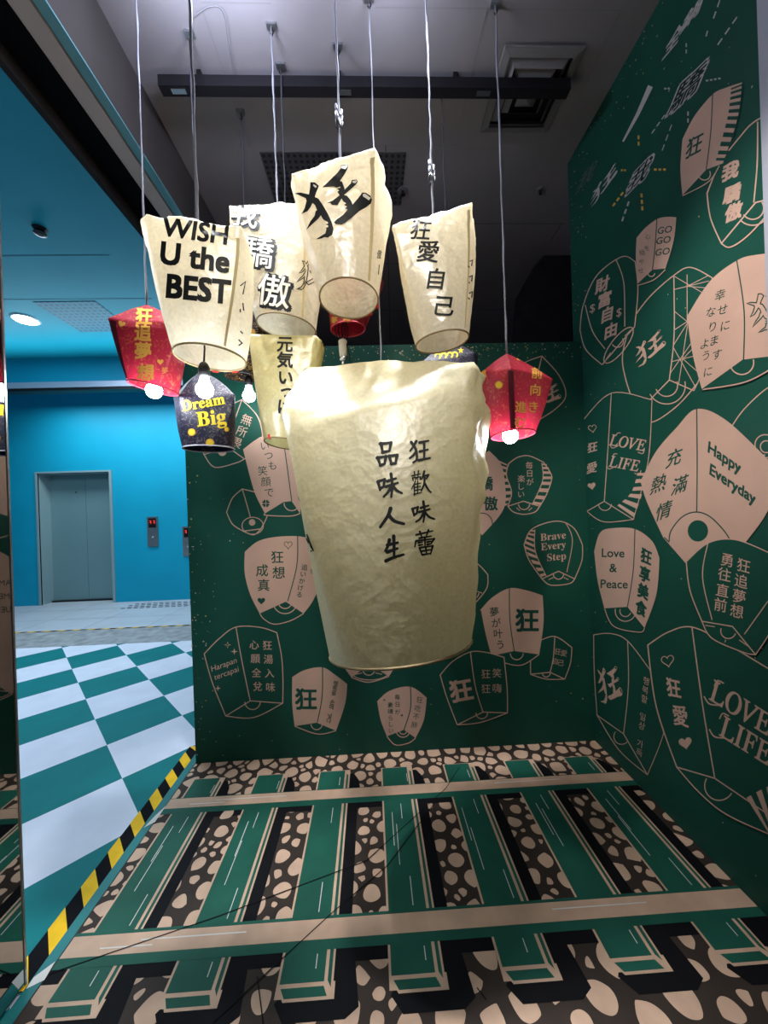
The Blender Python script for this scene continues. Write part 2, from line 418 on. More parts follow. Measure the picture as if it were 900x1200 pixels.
for j in range(4):
    for i in range(11):
        x = -4.30 + i * .105 + (j % 2) * .05; y = 6.30 + j * .10
        mb.box((x, y, .002), (x + .065, y + .028, .006), blackm)
mb.build('tactile_strip', lh)

# hazard tapes
def hazard(name, p0, p1, wdir, width, period, label, slant=1.0, phase=0.0):
    yel = mat('hazard_yellow', (0.85, 0.50, 0.006), .7, var=.12, vscale=12); blk = mat('hazard_black', (0.006, 0.006, 0.008), .85, spec=.15)
    p0 = Vector(p0); p1 = Vector(p1); d = (p1 - p0); L = d.length; d.normalize(); w = Vector(wdir)
    m = MB(); z = Vector((0, 0, .0015))
    m.face([p0, p1, p1 + w * width, p0 + w * width], blk)
    k = -2 + phase
    while k * period < L + period:
        a = k * period; b = a + period / 2; s = slant * width
        q = [(a, 0), (b, 0), (b + s, 1), (a + s, 1)]
        q = [(min(max(u, 0), L), v) for u, v in q]
        if q[1][0] - q[0][0] > 1e-4 or q[2][0] - q[3][0] > 1e-4:
            m.face([p0 + d * u + w * (width * v) + z for u, v in q], yel)
        k += 1
    return tag(m.build(name), label, 'floor tape')
hazard('hazard_tape', (-1.165, 1.2, .002), (-1.165, 2.42, .002), (-1, 0, 0), .075, .152, 'wide yellow and black hazard tape along the booth edge', 1.1, .62)
hazard('hazard_tape', (-9, 5.15, .004), (-1, 5.15, .004), (0, 1, 0), .035, .2, 'thin yellow and black tape across the floor before the lift', 1.0)
mb = MB(); mb.box((-1.165, -2, -.06), (XL - .005, 2.42, .004), mat('teal_floor_edge', (0.012, 0.17, 0.17), .5))
struct('trim_1', mb, 'narrow teal edging strip between hazard tape and track floor', 'edging')
# white scuffs where the edging has worn
mb = MB()
for P in ([(-1.160, 1.205), (-1.120, 1.225), (-1.127, 1.275), (-1.162, 1.235)], [(-1.155, 1.80), (-1.118, 1.83), (-1.120, 1.93), (-1.140, 1.87)]):
    mb.face([(x, y, .0052) for x, y in P], FWHITE)
mb.build('worn_patch', bpy.data.objects['trim_1'])

# booth floor with the railway print
fv = slab('floor_vinyl', (XL - .005, -2, -.06), (XR, YB, 0.003), FBROWN, 'dark vinyl booth floor printed with a cartoon railway track', 'floor')
def fsurf(x, y, z): return Vector((x, y, .0034 + z))
def clip(poly, a, b, c):   # keep a*x+b*y<=c
    out = []
    for i in range(len(poly)):
        p, q = poly[i], poly[(i + 1) % len(poly)]; dp = a * p[0] + b * p[1] - c; dq = a * q[0] + b * q[1] - c
        if dp <= 0: out.append(p)
        if dp * dq < 0: t = dp / (dp - dq); out.append((p[0] + (q[0] - p[0]) * t, p[1] + (q[1] - p[1]) * t))
    return out
def pebbles(art, x0, x1, y0, y1, rmin, rmax, shrink, m, tries=6000):
    S = []
    for k in range(tries):
        r = rmax * (1 - k / tries) ** 1.3 + rmin; x = random.uniform(x0, x1); y = random.uniform(y0, y1)
        if all((x - a) ** 2 + (y - b) ** 2 > ((r + c) * .97) ** 2 for a, b, c in S): S.append((x, y, r))
    for i, (x, y, r) in enumerate(S):
        P = [(x - r * 1.7, y - r * 1.7), (x + r * 1.7, y - r * 1.7), (x + r * 1.7, y + r * 1.7), (x - r * 1.7, y + r * 1.7)]
        for j, (a, b, c) in enumerate(S):
            if j == i: continue
            dx, dy = a - x, b - y; d = math.hypot(dx, dy)
            if d > (r + c) * 2.4: continue
            k = (d * d + r * r - c * c) / (2 * d); k = min(k, r * 1.55)
            P = clip(P, dx / d, dy / d, (dx * x + dy * y) / d + k)
            if len(P) < 3: break
        if len(P) < 3: continue
        sh = shrink * random.uniform(.86, 1.04)
        P = [(x + (a - x) * sh, y + (b - y) * sh) for a, b in P]
        for _ in range(3):
            P = [q for a, b in zip(P, P[1:] + P[:1]) for q in ((a[0] * .72 + b[0] * .28, a[1] * .72 + b[1] * .28), (a[0] * .28 + b[0] * .72, a[1] * .28 + b[1] * .72))]
        P = [p for p in P]
        P = clip(clip(clip(P, 1, 0, x1), -1, 0, -x0), 0, 1, y1); P = clip(P, 0, -1, -y0) if len(P) > 2 else P
        if len(P) > 2: art.fill(P, m)
ba = Art(fsurf)
pebbles(ba, XL, XR - .002, 1.96, YB - .002, .012, .034, .78, FTAN)
pebbles(ba, XL, XR - .002, 1.33, 1.90, .011, .034, .69, FTAN)
pebbles(ba, XL, XR - .002, -.6, 1.235, .013, .046, .68, FTAN, 9000)
ba.build('ballast_print', fv, 'tan pebbles printed between the sleepers')
TIES = [-1.058, -0.699, -0.343, 0.015, 0.377, 0.736, 1.094]
for i, tx in enumerate(TIES):
    a = Art(fsurf, .0002 + i * 1.1e-5)
    R = lambda x0, y0, x1, y1: [(x0, y0), (x1, y0), (x1, y1), (x0, y1)]
    xr = min(tx + .245, XR - .003)
    # black cast shadow drawn beside the sleeper
    a.fill(R(tx + .16, 1.24, min(tx + .222, XR - .003), 1.88), FBLACK)
    a.fill([(tx + .15, 2.09), (tx + .195, 2.085), (tx + .225, 2.03), (tx + .235, 1.95), (tx + .15, 1.95)], FBLACK)
    a.fill([(tx - .005, 1.12), (tx + .03, 1.075), (tx + .215, 1.075), (tx + .255, 1.10), (tx + .235, 1.25), (tx + .1, 1.25)] if i < 6 else
           [(tx - .005, 1.12), (tx + .03, 1.075), (XR - .003, 1.075), (XR - .003, 1.25), (tx + .1, 1.25)], FBLACK)
    a.fill(R(tx - .012, 1.84, min(tx + .36, XR - .003), 1.90), FBLACK, -.0001)
    a.fill(R(tx - .10 if i else XL, 1.212, min(tx + .36, XR - .003), 1.26), FBLACK, -.0001)
    # plank body: tan base, green top and side strips
    a.fill(R(tx - .008, 1.13, tx + .172, 2.115), FTAN, .0002)
    a.fill([(tx - .008, 1.165), (tx + .020, 1.122), (tx + .178, 1.122), (tx + .178, 1.165)], FTAN, .0002)
    a.fill([(tx, 2.108), (tx + .008, 2.112), (tx + .142, 2.112), (tx + .142, 1.166), (tx, 1.166)], FGREEN, .0004)
    a.fill([(tx + .153, 2.085), (tx + .163, 2.075), (tx + .165, 1.15), (tx + .153, 1.168)], FGREEN, .0004)
    a.fill([(tx + .006, 1.155), (tx + .142, 1.155), (tx + .155, 1.130), (tx + .022, 1.130)], FGREEN, .0004)
    # light grain lines
    rr = random.Random(i)
    for (u, y0, y1) in ((.030, 1.62, 1.80), (.045, 1.52, 1.72), (.10, 1.37, 1.48), (.085, 1.76, 1.85), (.115, 2.0, 2.06), (.10, 1.20, 1.24)):
        if rr.random() < .85:
            dy = rr.uniform(-.05, .05) if y1 < 1.8 and y0 > 1.5 else 0
            u += rr.uniform(-.008, .02)
            a.fill(R(tx + u, y0 + dy, tx + u + .0028, y1 + dy), FWHITE, .0006)
    a.build('sleeper_print', fv)
def rail(y0, y1, yg, ytop, label):
    a = Art(fsurf, .0012); x0, x1 = XL, XR - .003
    a.fill([(x0, yg), (x1, yg), (x1, ytop), (x0, ytop)], FGREEN)
    a.fill([(x0, y0), (x1, y0), (x1, y1), (x0, y1)], FTAN, .0003)
    ym = (y0 + y1) / 2
    for xa, xb, d in ((-1.0, -.82, -.012), (-.87, -.5, .006), (.62, .98, .006)):
        a.fill([(xa, ym + d), (xb, ym + d), (xb, ym + d + .004), (xa, ym + d + .004)], FWHITE, .0005)
    a.build('rail_print', fv, label)
rail(1.281, 1.345, 1.250, 1.356, 'nearer tan rail printed across the floor')
rail(1.908, 1.972, 1.873, 1.976, 'farther tan rail printed across the floor')
a = Art(fsurf, .0022)
for P in ([(-1.12, 1.24), (-.62, 1.38), (-.07, 1.557), (.35, 1.93), (.46, 2.08)], [(-.518, 1.091), (-.2, 1.36), (.02, 1.53), (.3, 1.87)], [(-.42, 1.19), (-.35, 1.04)], [(.28, 1.12), (.3, 1.09)]):
    a.line(P, .0035, FBLACK)
a.build('floor_crease', fv)

# walls
wb = slab('wall_back', (XL, YB, 0), (XR, YB + .09, 2.535), GREEN, 'green back wall printed with tan sky lantern drawings')
wr = slab('wall_right', (XR, -1.5, 0), (XR + .1, 2.345, CEIL), GREEN, 'green right wall printed with large tan lantern drawings')
mb = MB()
mb.box((-9, YE, 0), (-6.05, YE + .3, 4.4), cyan); mb.box((-4.77, YE, 0), (3, YE + .3, 4.4), cyan); mb.box((-6.05, YE, 2.40), (-4.77, YE + .3, 4.4), cyan)
wl = struct('wall_lift_hall', mb, 'bright blue lift hall wall', 'wall')
slab('wall_left', (-9.1, -2, 0), (-9, YE, 4.4), cyan, 'unseen blue far left wall of the lobby, added to hold its light')  # out of view, added to keep light inside the lobby
slab('wall_rear', (-1.1, 5.2, 0), (3, 5.3, 4.0), dark, 'dark wall of the space behind the booth')
slab('wall_light_block', (-1.1, 2.46, 0), (-1.0, 5.2, 3.38), dark, 'added unseen dark wall that blocks lobby light behind the booth')  # out of view, added to stop lobby light leaking behind the booth
slab('wall_rear_right', (3, 2.3, 0), (3.1, 5.3, 4.0), dark, 'dark right wall of the space behind the booth')
# ceilings
ce = slab('ceiling', (-1.11, -2, CEIL), (3.0, 5.2, CEIL + .08), grey, 'dark grey booth ceiling with pale panel joints', 'ceiling')
cl = slab('ceiling_lobby', (-9, -2, CEIL + .03), (-1.35, 5.17, CEIL + .1), cyanc, 'blue lobby ceiling', 'ceiling')
slab('ceiling_lift_hall', (-9, 5.3, 4.1), (3, YE, 4.18), cyanc, 'blue lift hall ceiling', 'ceiling')
def cjoint(parent, pts, w, z, m, name='ceiling_joint'):
    mb = MB()
    for a, b in pts:
        A, B = onZ(*a, z), onZ(*b, z); d = (B - A).normalized(); n = Vector((-d.y, d.x, 0)) * w / 2
        mb.face([A - n, B - n, B + n, A + n], m)
    return mb.build(name, parent)
zc = CEIL - .0015
cjoint(ce, [((440, 9), (571, 10)), ((571, 10), (537, 158)), ((580, 11), (728, 12)), ((538, 175), (600, 174)), ((690, 120), (617, 232)), ((728, 12), (650, 172)), ((236, 3), (318, 4)), ((420, 171), (540, 170)), ((238, 14), (292, 170))], .006, zc, seamm)
cjoint(ce, [((300, 262), (662, 262)), ((380, 364), (670, 362)), ((380, 310), (470, 309)), ((452, 170), (457, 400)), ((658, 262), (645, 282))], .005, zc, mat('ceiling_joint_dim', (0.05, 0.045, 0.05), .7))
zl = CEIL + .0285
cjoint(cl, [((0, 300), (128, 299)), ((0, 351), (178, 350)), ((46, 355), (112, 353))], .012, zl, mat('lobby_ceiling_joint', (0.006, 0.13, 0.2), .6))
# perforated panels
def perforated(name, parent, quad, z, base, hole, n, label):
    P = [onZ(*p, z) for p in quad]; x0 = min(p.x for p in P); x1 = max(p.x for p in P); y0 = min(p.y for p in P); y1 = max(p.y for p in P)
    m = bpy.data.materials.new(name + '_sheet'); nt, N, L, B = nodes_of(m)
    tc = N.new('ShaderNodeTexCoord'); mp = N.new('ShaderNodeMapping'); mp.inputs['Scale'].default_value = (n, n, n)
    fr = N.new('ShaderNodeVectorMath'); fr.operation = 'FRACTION'; sb = N.new('ShaderNodeVectorMath'); sb.operation = 'SUBTRACT'; sb.inputs[1].default_value = (.5, .5, 0)
    ml = N.new('ShaderNodeVectorMath'); ml.operation = 'MULTIPLY'; ml.inputs[1].default_value = (1, 1, 0)
    ln = N.new('ShaderNodeVectorMath'); ln.operation = 'LENGTH'; gt = N.new('ShaderNodeMath'); gt.operation = 'GREATER_THAN'; gt.inputs[1].default_value = .3
    mx = N.new('ShaderNodeMix'); mx.data_type = 'RGBA'; mx.inputs[6].default_value = (*hole, 1); mx.inputs[7].default_value = (*base, 1)
    L.new(tc.outputs['Object'], mp.inputs[0]); L.new(mp.outputs[0], fr.inputs[0]); L.new(fr.outputs[0], sb.inputs[0]); L.new(sb.outputs[0], ml.inputs[0])
    L.new(ml.outputs[0], ln.inputs[0]); L.new(ln.outputs['Value'], gt.inputs[0]); L.new(gt.outputs[0], mx.inputs[0]); L.new(mx.outputs[2], B.inputs['Base Color'])
    mb = MB(); mb.box((x0, y0, z - .004), (x1, y1, z + .001), m)
    return tag(mb.build(name, parent), label)
perforated('perforated_panel', ce, [(304, 178), (326, 240), (470, 178), (470, 240)], CEIL - .0005, (.075, .07, .075), (.012, .012, .014), 26, 'perforated grey ceiling panel')
perforated('perforated_panel', cl, [(46, 355), (112, 353), (95, 389), (140, 388)], CEIL + .029, (.01, .17, .27), (.004, .05, .09), 17, 'perforated blue ceiling panel')

# bulkhead over the booth edge with the shutter slot
mb = MB(); mb.box((-1.36, -2, 3.385), (-1.11, 5.2, CEIL + .03), brownm)
bk = struct('bulkhead_beam', mb, 'dark bulkhead along the open side of the booth', 'beam')
slot = mat('slot_black', (.004, .004, .005), .9, spec=.1)
mb = MB(); mb.box((-1.40, -2, 3.30), (-1.37, 5.2, 3.80), mat('slot_brown', (.022, .016, .014), .8)); mb.box((-1.37, -2, 3.365), (-1.242, 5.2, 3.385), slot); mb.build('shutter_slot', bk)
mb = MB(); mb.box((-1.24, -2, 3.372), (-1.160, 5.2, 3.385), beige); mb.build('beige_strip', bk)
mb = MB(); mb.box((-1.153, -2, 3.378), (-1.108, 5.2, 3.386), mat('pale_blue_strip', (0.12, 0.30, 0.34), .5)); mb.build('pale_blue_strip', bk)
# fascia before the lift hall with its metal edge
mb = MB(); mb.box((-9, 5.17, 3.44), (-1.1, 5.30, CEIL + .3), cyan)
fa = struct('fascia_beam', mb, 'blue fascia between lobby ceiling and lift hall', 'beam')
mb = MB(); mb.box((-9, 5.15, 3.36), (-1.1, 5.31, 3.44), mat('fascia_metal', (0.50, 0.54, 0.66), .35, metal=.4)); mb.build('metal_edge', fa)
mb = MB(); mb.box((-9, 5.165, 3.325), (-1.1, 5.30, 3.36), blackm); mb.build('shadow_gap', fa)

# lift door
d1 = thing('door_1', 'grey steel lift door in the blue wall', 'door', (-5.4, YE, 0)); d1['kind'] = 'structure'
mb = MB()
fx0, fx1, fz = -6.05, -4.77, 2.40
mb.box((fx0 - .03, YE - .02, 0), (fx0, YE + .02, fz + .03), framem); mb.box((fx1, YE - .02, 0), (fx1 + .045, YE + .02, fz + .03), framem)
mb.box((fx0, YE - .02, fz), (fx1, YE + .02, fz + .03), framem)
mb.box((fx0, YE + .02, 0), (fx0 + .006, YE + .27, fz), framem); mb.box((fx1 - .006, YE + .02, 0), (fx1, YE + .27, fz), framem); mb.box((fx0, YE + .02, fz - .006), (fx1, YE + .27, fz), framem)
mb.build('door_frame', d1)
for xa, xb in ((fx0 + .007, -5.40), (-5.394, fx1 - .007)):
    mb = MB(); mb.box((xa, YE + .25, .03), (xb, YE + .27, fz - .007), doorm); p = mb.build('door_panel', d1)
mb = MB(); mb.box((fx0 + .006, YE + .2, .003), (fx1 - .006, YE + .27, .03), blackm); mb.build('door_sill', d1)
mb = MB(); mb.box((-5.58, YE + .243, 2.05), (-5.56, YE + .25, 2.07), blackm); mb.build('key_hole', d1)
# call panels
def call_panel(x, z, label):
    t = thing('call_panel', label, 'lift call panel', (x, YE, z))
    mb = MB(); mb.box((x - .095, YE - .02, z), (x + .095, YE, z + .55), steel); mb.build('faceplate', t)
    mb = MB(); mb.box((x - .065, YE - .024, z + .35), (x + .065, YE - .02, z + .52), mat('display_black', (.01, .01, .012), .15)); sc = mb.build('display', t)
    red = mat('display_red', (.3, .01, .01), .4, emit=(1, .05, .03), estr=1.2)
    for dx in (-.032, .032):
        mb = MB(); q = x + dx
        mb.box((q - .014, YE - .026, z + .47), (q + .014, YE - .0245, z + .48), red); mb.box((q + .006, YE - .0261, z + .42), (q + .015, YE - .0246, z + .48), red); mb.box((q - .014, YE - .0262, z + .44), (q + .012, YE - .0247, z + .448), red)
        mb.build('display_digit', sc)
    mb = MB(); mb.lathe([(.018, 0), (.018, .006), (.012, .009)], (0, 0, 0), framem, 14)
    b = mb.build('button', t); b.rotation_euler = (PI / 2, 0, 0); b.location = (0, -.02, .17)
call_panel(-4.02, 1.0, 'steel lift call panel with red digits beside the door')
call_panel(-3.39, .80, 'steel panel on blue wall cut off by the green back wall')
# lobby lights
p = onZ(30, 374, CEIL + .03)
t = thing('downlight', 'bright round downlight in the blue lobby ceiling', 'ceiling light', p)
mb = MB(); mb.lathe([(.12, -.012), (.13, -.004), (.13, 0)], p, mat('white_trim', (.7, .75, .8), .5), 24); mb.build('trim_ring', t)
mb = MB(); mb.lathe([(.098, -.018), (.105, -.012)], p, mat('downlight_glow', (1, 1, 1), .5, emit=(.85, .95, 1), estr=25), 24); mb.build('lens', t)
p = onZ(47, 268, CEIL + .03)
mb = MB(); mb.lathe([(.02, -.05), (.045, -.04), (.03, -.02), (.05, 0)], p, blackm, 14)
tag(mb.build('ceiling_sensor', origin=p), 'small dark sensor on the blue lobby ceiling', 'sensor')

# booth ceiling fittings
y0, y1 = 1.835, 1.885
mb = MB(); xa, xb = -.985, 1.105
t = thing('track_rail', 'long black lighting track under the grey ceiling', 'lighting track', (0, 1.86, CEIL - .06))
mb.box((xa, y0, CEIL - .10), (xb, y1, CEIL - .045), mat('track_black', (.010, .009, .012), .7))
mb.build('track_channel', t)
for x in (-.93, -.1, .62): mb = MB(); mb.box((x, y0 + .014, CEIL - .103), (x + .07, y1 - .014, CEIL - .10), steel); mb.build('track_glint', t)  # thin steel plates stand in for pale reflections along the track
for x in (-.8, -.1, .5): mb = MB(); mb.box((x, 1.85, CEIL - .05), (x + .02, 1.87, CEIL), blackm); mb.build('track_hanger', t)
# ceiling air diffuser
Q = [onZ(*p, CEIL) for p in ((594, 48), (676, 52), (643, 151), (566, 151))]
dx0 = sum(q.x for q in (Q[0], Q[3])) / 2; dx1 = sum(q.x for q in (Q[1], Q[2])) / 2; dy0 = sum(q.y for q in (Q[0], Q[1])) / 2; dy1 = sum(q.y for q in (Q[2], Q[3])) / 2
ccx, ccy, hw = (dx0 + dx1) / 2, (dy0 + dy1) / 2, max(dx1 - dx0, dy1 - dy0) / 2
dm = mat('diffuser_grey', (0.19, 0.183, 0.19), .55)
t = thing('air_diffuser', 'square four way air diffuser in the ceiling behind the black track', 'air vent', (ccx, ccy, CEIL))
def ringframe(h0, z0, h1, z1, m):
    mb = MB(); V = []
    for h, z in ((h0, z0), (h1, z1), (h1 + .004, z1 + .004), (h0 + .004, z0 + .006)):
        V += [(ccx - h, ccy - h, z), (ccx + h, ccy - h, z), (ccx + h, ccy + h, z), (ccx - h, ccy + h, z)]
    F = [(r * 4 + i, r * 4 + (i + 1) % 4, ((r + 1) % 4) * 4 + (i + 1) % 4, ((r + 1) % 4) * 4 + i) for r in range(4) for i in range(4)]
    mb.mesh(V, F, m); return mb
ringframe(hw, CEIL - .022, hw - .035, CEIL - .03, dm).build('vent_frame', t)
mb = MB(); mb.box((ccx - hw + .03, ccy - hw + .03, CEIL - .004), (ccx + hw - .03, ccy + hw - .03, CEIL - .002), blackm); mb.build('vent_backing', t)
for k in range(2):
    h = hw - .05 - k * .045; ringframe(h, CEIL - .010, h - .024, CEIL - .036, dm).build('louvre', t)
h = hw - .145
mb = MB(); mb.mesh([(ccx - h, ccy - h, CEIL - .03), (ccx + h, ccy - h, CEIL - .03), (ccx + h, ccy + h, CEIL - .03), (ccx - h, ccy + h, CEIL - .03), (ccx, ccy, CEIL - .075)], [(0, 1, 4), (1, 2, 4), (2, 3, 4), (3, 0, 4)], dm); mb.build('vent_centre', t)
for px, lab in (((472, 223), 'round sprinkler plate on ceiling right of the front kanji lantern'), ((633, 222), 'small sprinkler plate on the ceiling near the right wall')):
    p = onZ(*px, CEIL); r = .035 if px[0] < 500 else .022
    t = thing('sprinkler', lab, 'sprinkler', p)
    mb = MB(); mb.lathe([(r, -.008), (r * 1.1, 0)], p, mat('sprinkler_plate', (.16, .15, .16), .5), 18); mb.build('plate', t)
    mb = MB(); mb.lathe([(r * .25, -.035), (r * .5, -.033), (r * .3, -.02), (r * .3, -.008)], p, blackm, 12); mb.build('nozzle', t)
# dark cloth behind the back wall
mb = MB(); yc = 3.2
P = [(606, 347), (626, 312), (645, 291), (656, 287), (672, 283), (676, 420), (600, 420)]
V = [onY(*p, yc) for p in P]; V[5].x += .3; V[4].x += .3
n = len(V); VV = V + [v + Vector((0, .04, 0)) for v in V]
mb.mesh(VV, [tuple(range(n)), tuple(reversed(range(n, 2 * n)))] + [(i, i + n, (i + 1) % n + n, (i + 1) % n) for i in range(n)], mat('black_cloth', (.013, .012, .014), .9, var=.3, bump=.4, bscale=12))
tag(mb.build('black_backdrop'), 'black cloth backdrop rising above the right end of the back wall', 'backdrop')
# mirror panel at the left
mir = thing('mirror_panel', 'tall dark mirror panel at the left edge of the booth', 'mirror', (-1.17, .6, 0))
mb = MB(); mb.box((-1.185, -1.2, .004), (-1.172, 1.214, 3.36), blackm); mb.box((-1.185, 1.214, .004), (-1.169, 1.220, 3.36), steel); mb.build('mirror_edge', mir)
mm = bpy.data.materials.new('mirror_glass'); nt, N, L, B = nodes_of(mm)
B.inputs['Metallic'].default_value = 1; B.inputs['Roughness'].default_value = .02; B.inputs['Base Color'].default_value = (.42, .44, .44, 1)
mb = MB(); mb.face([(-1.1715, -1.2, .004), (-1.1715, 1.214, .004), (-1.1715, 1.214, 3.36), (-1.1715, -1.2, 3.36)], mm); mb.build('mirror_glass', mir)
# ------------------------------------------------------------------ prints on the walls
mb = MB(); mb.box((XR - .014, .80, 0.003), (XR, 1.177, CEIL), mat('pale_post', (.42, .44, .52), .5))
struct('trim_2', mb, 'pale trim post against the right wall at the frame edge', 'trim')
def bsurf(x, y, z): return (lambda p: Vector((p.x, p.y - .0004 - z, p.z)))(onY(x, y, YB))
def rsurf(x, y, z): return (lambda p: Vector((p.x - .0004 - z, p.y, p.z)))(onX(x, y, XR))
LW = 1.15
class Print:
    """one printed sky lantern: outline, ridge, base line and lower rim"""
    def __init__(s, surf, parent, label, level=0, w=LW):
        s.a = Art(surf, level * .0012); s.parent = parent; s.label = label; s.w = w
    def lantern(s, left, top, right, ridge=None, base=None, bot=None, circ=None, filled=True, circ2=True, rot=0):
        """left: bottom corner up to the shoulder; top: shoulder to shoulder; right: shoulder down to bottom corner"""
        a = s.a; L = spline(left); T = spline(top) if len(top) > 2 else list(top); R = spline(right)
        out = L + T[1:] + R[1:]
        inner = base if base else [left[0], right[-1]]
        B = spline(bot) if bot and len(bot) > 2 else (bot or [])
        full = out + list(reversed(B))[1:-1] if B else out
        a.fill(full, GREEN, 0)
        if filled: a.fill(out + list(reversed(inner))[1:-1], TAN, .0002)
        else:
            a.line(out, s.w, TAN); a.line(inner, s.w, TAN)
        if B: a.line(B, s.w, TAN)
        if ridge: a.line(spline(ridge), s.w, GREEN if filled else TAN, .0004)
        if circ:
            a.arc(circ[:2], circ[2], rot, 180 + rot, s.w, TAN, .0004)
            if circ2 and len(circ) > 3: a.arc(circ[:2], circ[3], rot + 8, 172 + rot, s.w, TAN, .0004)
        s.ink = GREEN if filled else TAN
        return a
    def done(s): return s.a.build('lantern_print', s.parent, s.label)
    def band(s, A, B, n, m, duty=.5):
        """bars between two edge curves"""
        A = spline(A, 16); B = spline(B, 16)
        def at(C, t):
            k = t * (len(C) - 1); i = min(int(k), len(C) - 2); f = k - i
            return (C[i][0] + (C[i + 1][0] - C[i][0]) * f, C[i][1] + (C[i + 1][1] - C[i][1]) * f)
        for i in range(n):
            t0 = (i + .2) / n; t1 = t0 + duty / n
            s.a.fill([at(A, t0), at(B, t0), at(B, t1), at(A, t1)], m, .0004)

zA = zoom(210, 580, 3.6); zB = zoom(210, 360, 3.6); zC = zoom(540, 400, 3); zD = zoom(420, 680, 3)
zE = zoom(660, 0, 3.75); zF = zoom(660, 300, 3.75); zG = zoom(660, 580, 2.5)
def T(a, z, s, x, y, size, m, **k): a.text(s, z(x, y)[0], size, m, **k)
def C(a, z, s, x0, y0, x1, y1, size, m, **k): a.column(s, z(x0, y0)[0], z(x1, y1)[0], size, m, **k)

# --- back wall
P = Print(bsurf, wb, 'tan lantern print with four kanji and two hearts', 1)
a = P.lantern(zA(340,500, 300,420, 277,330, 277,240), zA(277,240, 330,197, 400,178, 500,174, 580,190), zA(580,190, 603,260, 598,360, 565,445, 525,500),
    zA(500,174, 496,300, 458,448), zA(340,500, 450,450, 525,500), zA(340,500, 360,525, 403,545, 470,530, 525,500), zA(447,450)[0] + (8, 14))
C(a, zA, '狂想', 414,262, 420,327, 15.5, P.ink, bold=.012); C(a, zA, '成真', 350,318, 357,380, 15, P.ink, bold=.012)
a.heart(zA(347,446)[0], 9.5, GREEN); a.heart(zA(460,210)[0], 10, GREEN, False, .7)
C(a, zA, '追いかける', 529,305, 507,420, 7.6, P.ink, rot=6, bold=.012); C(a, zA, '夢を', 578,285, 562,322, 7, P.ink, rot=6)
P.done()
P = Print(bsurf, wb, 'outlined lantern print with eight kanji and the words Harapan tercapai', 1)
a = P.lantern(zA(197,932, 140,790, 106,670), zA(106,670, 170,605, 240,557, 340,558, 412,580), zA(412,580, 432,680, 438,780, 437,878),
    zA(240,557, 265,700, 300,868), zA(197,932, 300,868, 437,878), zA(197,932, 315,938, 437,878), zA(310,872)[0] + (9,), filled=False)
C(a, zA, '狂湯入味', 372,634, 386,810, 11.5, TAN, bold=.01); C(a, zA, '心願全兌', 317,632, 331,807, 11.5, TAN, bold=.01)
T(a, zA, 'Harapan', 190,718, 9.6, TAN, rot=-20, slant=-8); T(a, zA, 'tercapai', 200,755, 9.6, TAN, rot=-20, slant=-8)
a.star(zA(233,660)[0], 4.2, TAN); a.star(zA(205,632)[0], 4.2, TAN); a.star(zA(205,632)[0], 2.6, GREEN); a.star(zA(164,815)[0], 3.5, TAN)
P.done()
P = Print(bsurf, wb, 'tan lantern print with one bold kanji and a Korean line', 1)
a = P.lantern(zA(487,975, 477,880, 477,768), zA(477,768, 530,738, 605,727, 660,760, 709,797), zA(709,797, 700,880, 662,994),
    zA(605,727, 603,850, 583,958), zA(487,975, 580,960, 662,994), zA(487,975, 585,1008, 662,994), zA(580,966)[0] + (6.5,))
T(a, zA, '狂', 535,860, 27, P.ink, bold=.03); C(a, zA, '행복을 손에 넣다', 660,795, 632,952, 6.6, P.ink, rot=5, bold=.015)
P.done()
P = Print(bsurf, wb, 'tan lantern print half hidden under the largest paper lantern', 0)
a = P.lantern(zA(727,770, 680,705, 640,640, 632,575), zA(632,575, 720,520, 850,520, 960,570), zA(960,570, 955,650, 920,710, 885,765), None,
    zA(727,770, 800,715, 885,765), zA(727,770, 800,790, 885,765), zA(800,735)[0] + (7,))
a.arc(zA(805,748)[0], 22, 0, 360, 1, TAN, ry=9)
for q in (30, 150, 200): a.line([(zA(800,740)[0][0] + 9 * math.cos(rad(q)), zA(800,740)[0][1] + 6 * math.sin(rad(q))), (zA(800,740)[0][0] + 18 * math.cos(rad(q)), zA(800,740)[0][1] + 9 * math.sin(rad(q)))], 1, TAN)
P.done()
P = Print(bsurf, wb, 'small empty outlined lantern print with a tan dot', 0)
a = P.lantern(zB(270,945, 225,915, 200,865), zB(200,865, 225,805, 266,767), zB(266,767, 340,790, 375,850, 368,890, 345,935), zB(266,767, 285,830, 300,885),
    None, zB(270,945, 315,960, 345,935), None, filled=False)
a.arc(zB(310,922)[0], 12.5, 0, 360, 1, TAN, ry=10); a.disc(zB(308,908)[0], 3.8, TAN)
P.done()
P = Print(bsurf, wb, 'outlined lantern print with slanting kanji behind the dark lantern', 0)
a = P.lantern(zB(105,622, 95,560, 150,470), zB(150,470, 205,420, 265,390), zB(265,390, 330,460, 352,545, 340,620, 275,640), zB(265,390, 240,460, 205,560), zB(105,622, 205,590, 275,640), zB(105,622, 150,675, 240,657, 275,640), None, filled=False)
a.disc(zB(182,610)[0], 5, TAN)
C(a, zB, '無所畏', 285,475, 243,572, 13.5, TAN, rot=20)
P.done()
P = Print(bsurf, wb, 'tan lantern print with Japanese writing and a clover', 1)
a = P.lantern(zB(362,870, 322,790, 295,700, 270,600), zB(270,600, 320,562, 360,545, 445,560, 560,600), zB(560,600, 552,700, 520,790, 510,870), zB(440,560, 458,690, 475,818), zB(362,870, 440,822, 475,818, 510,870), zB(362,870, 368,878, 470,881, 510,870), zB(475,826)[0] + (9,))
C(a, zB, 'いつも', 362,585, 393,668, 11.5, P.ink, rot=-4); C(a, zB, '笑顔で', 352,690, 380,782, 12, P.ink, rot=-4)
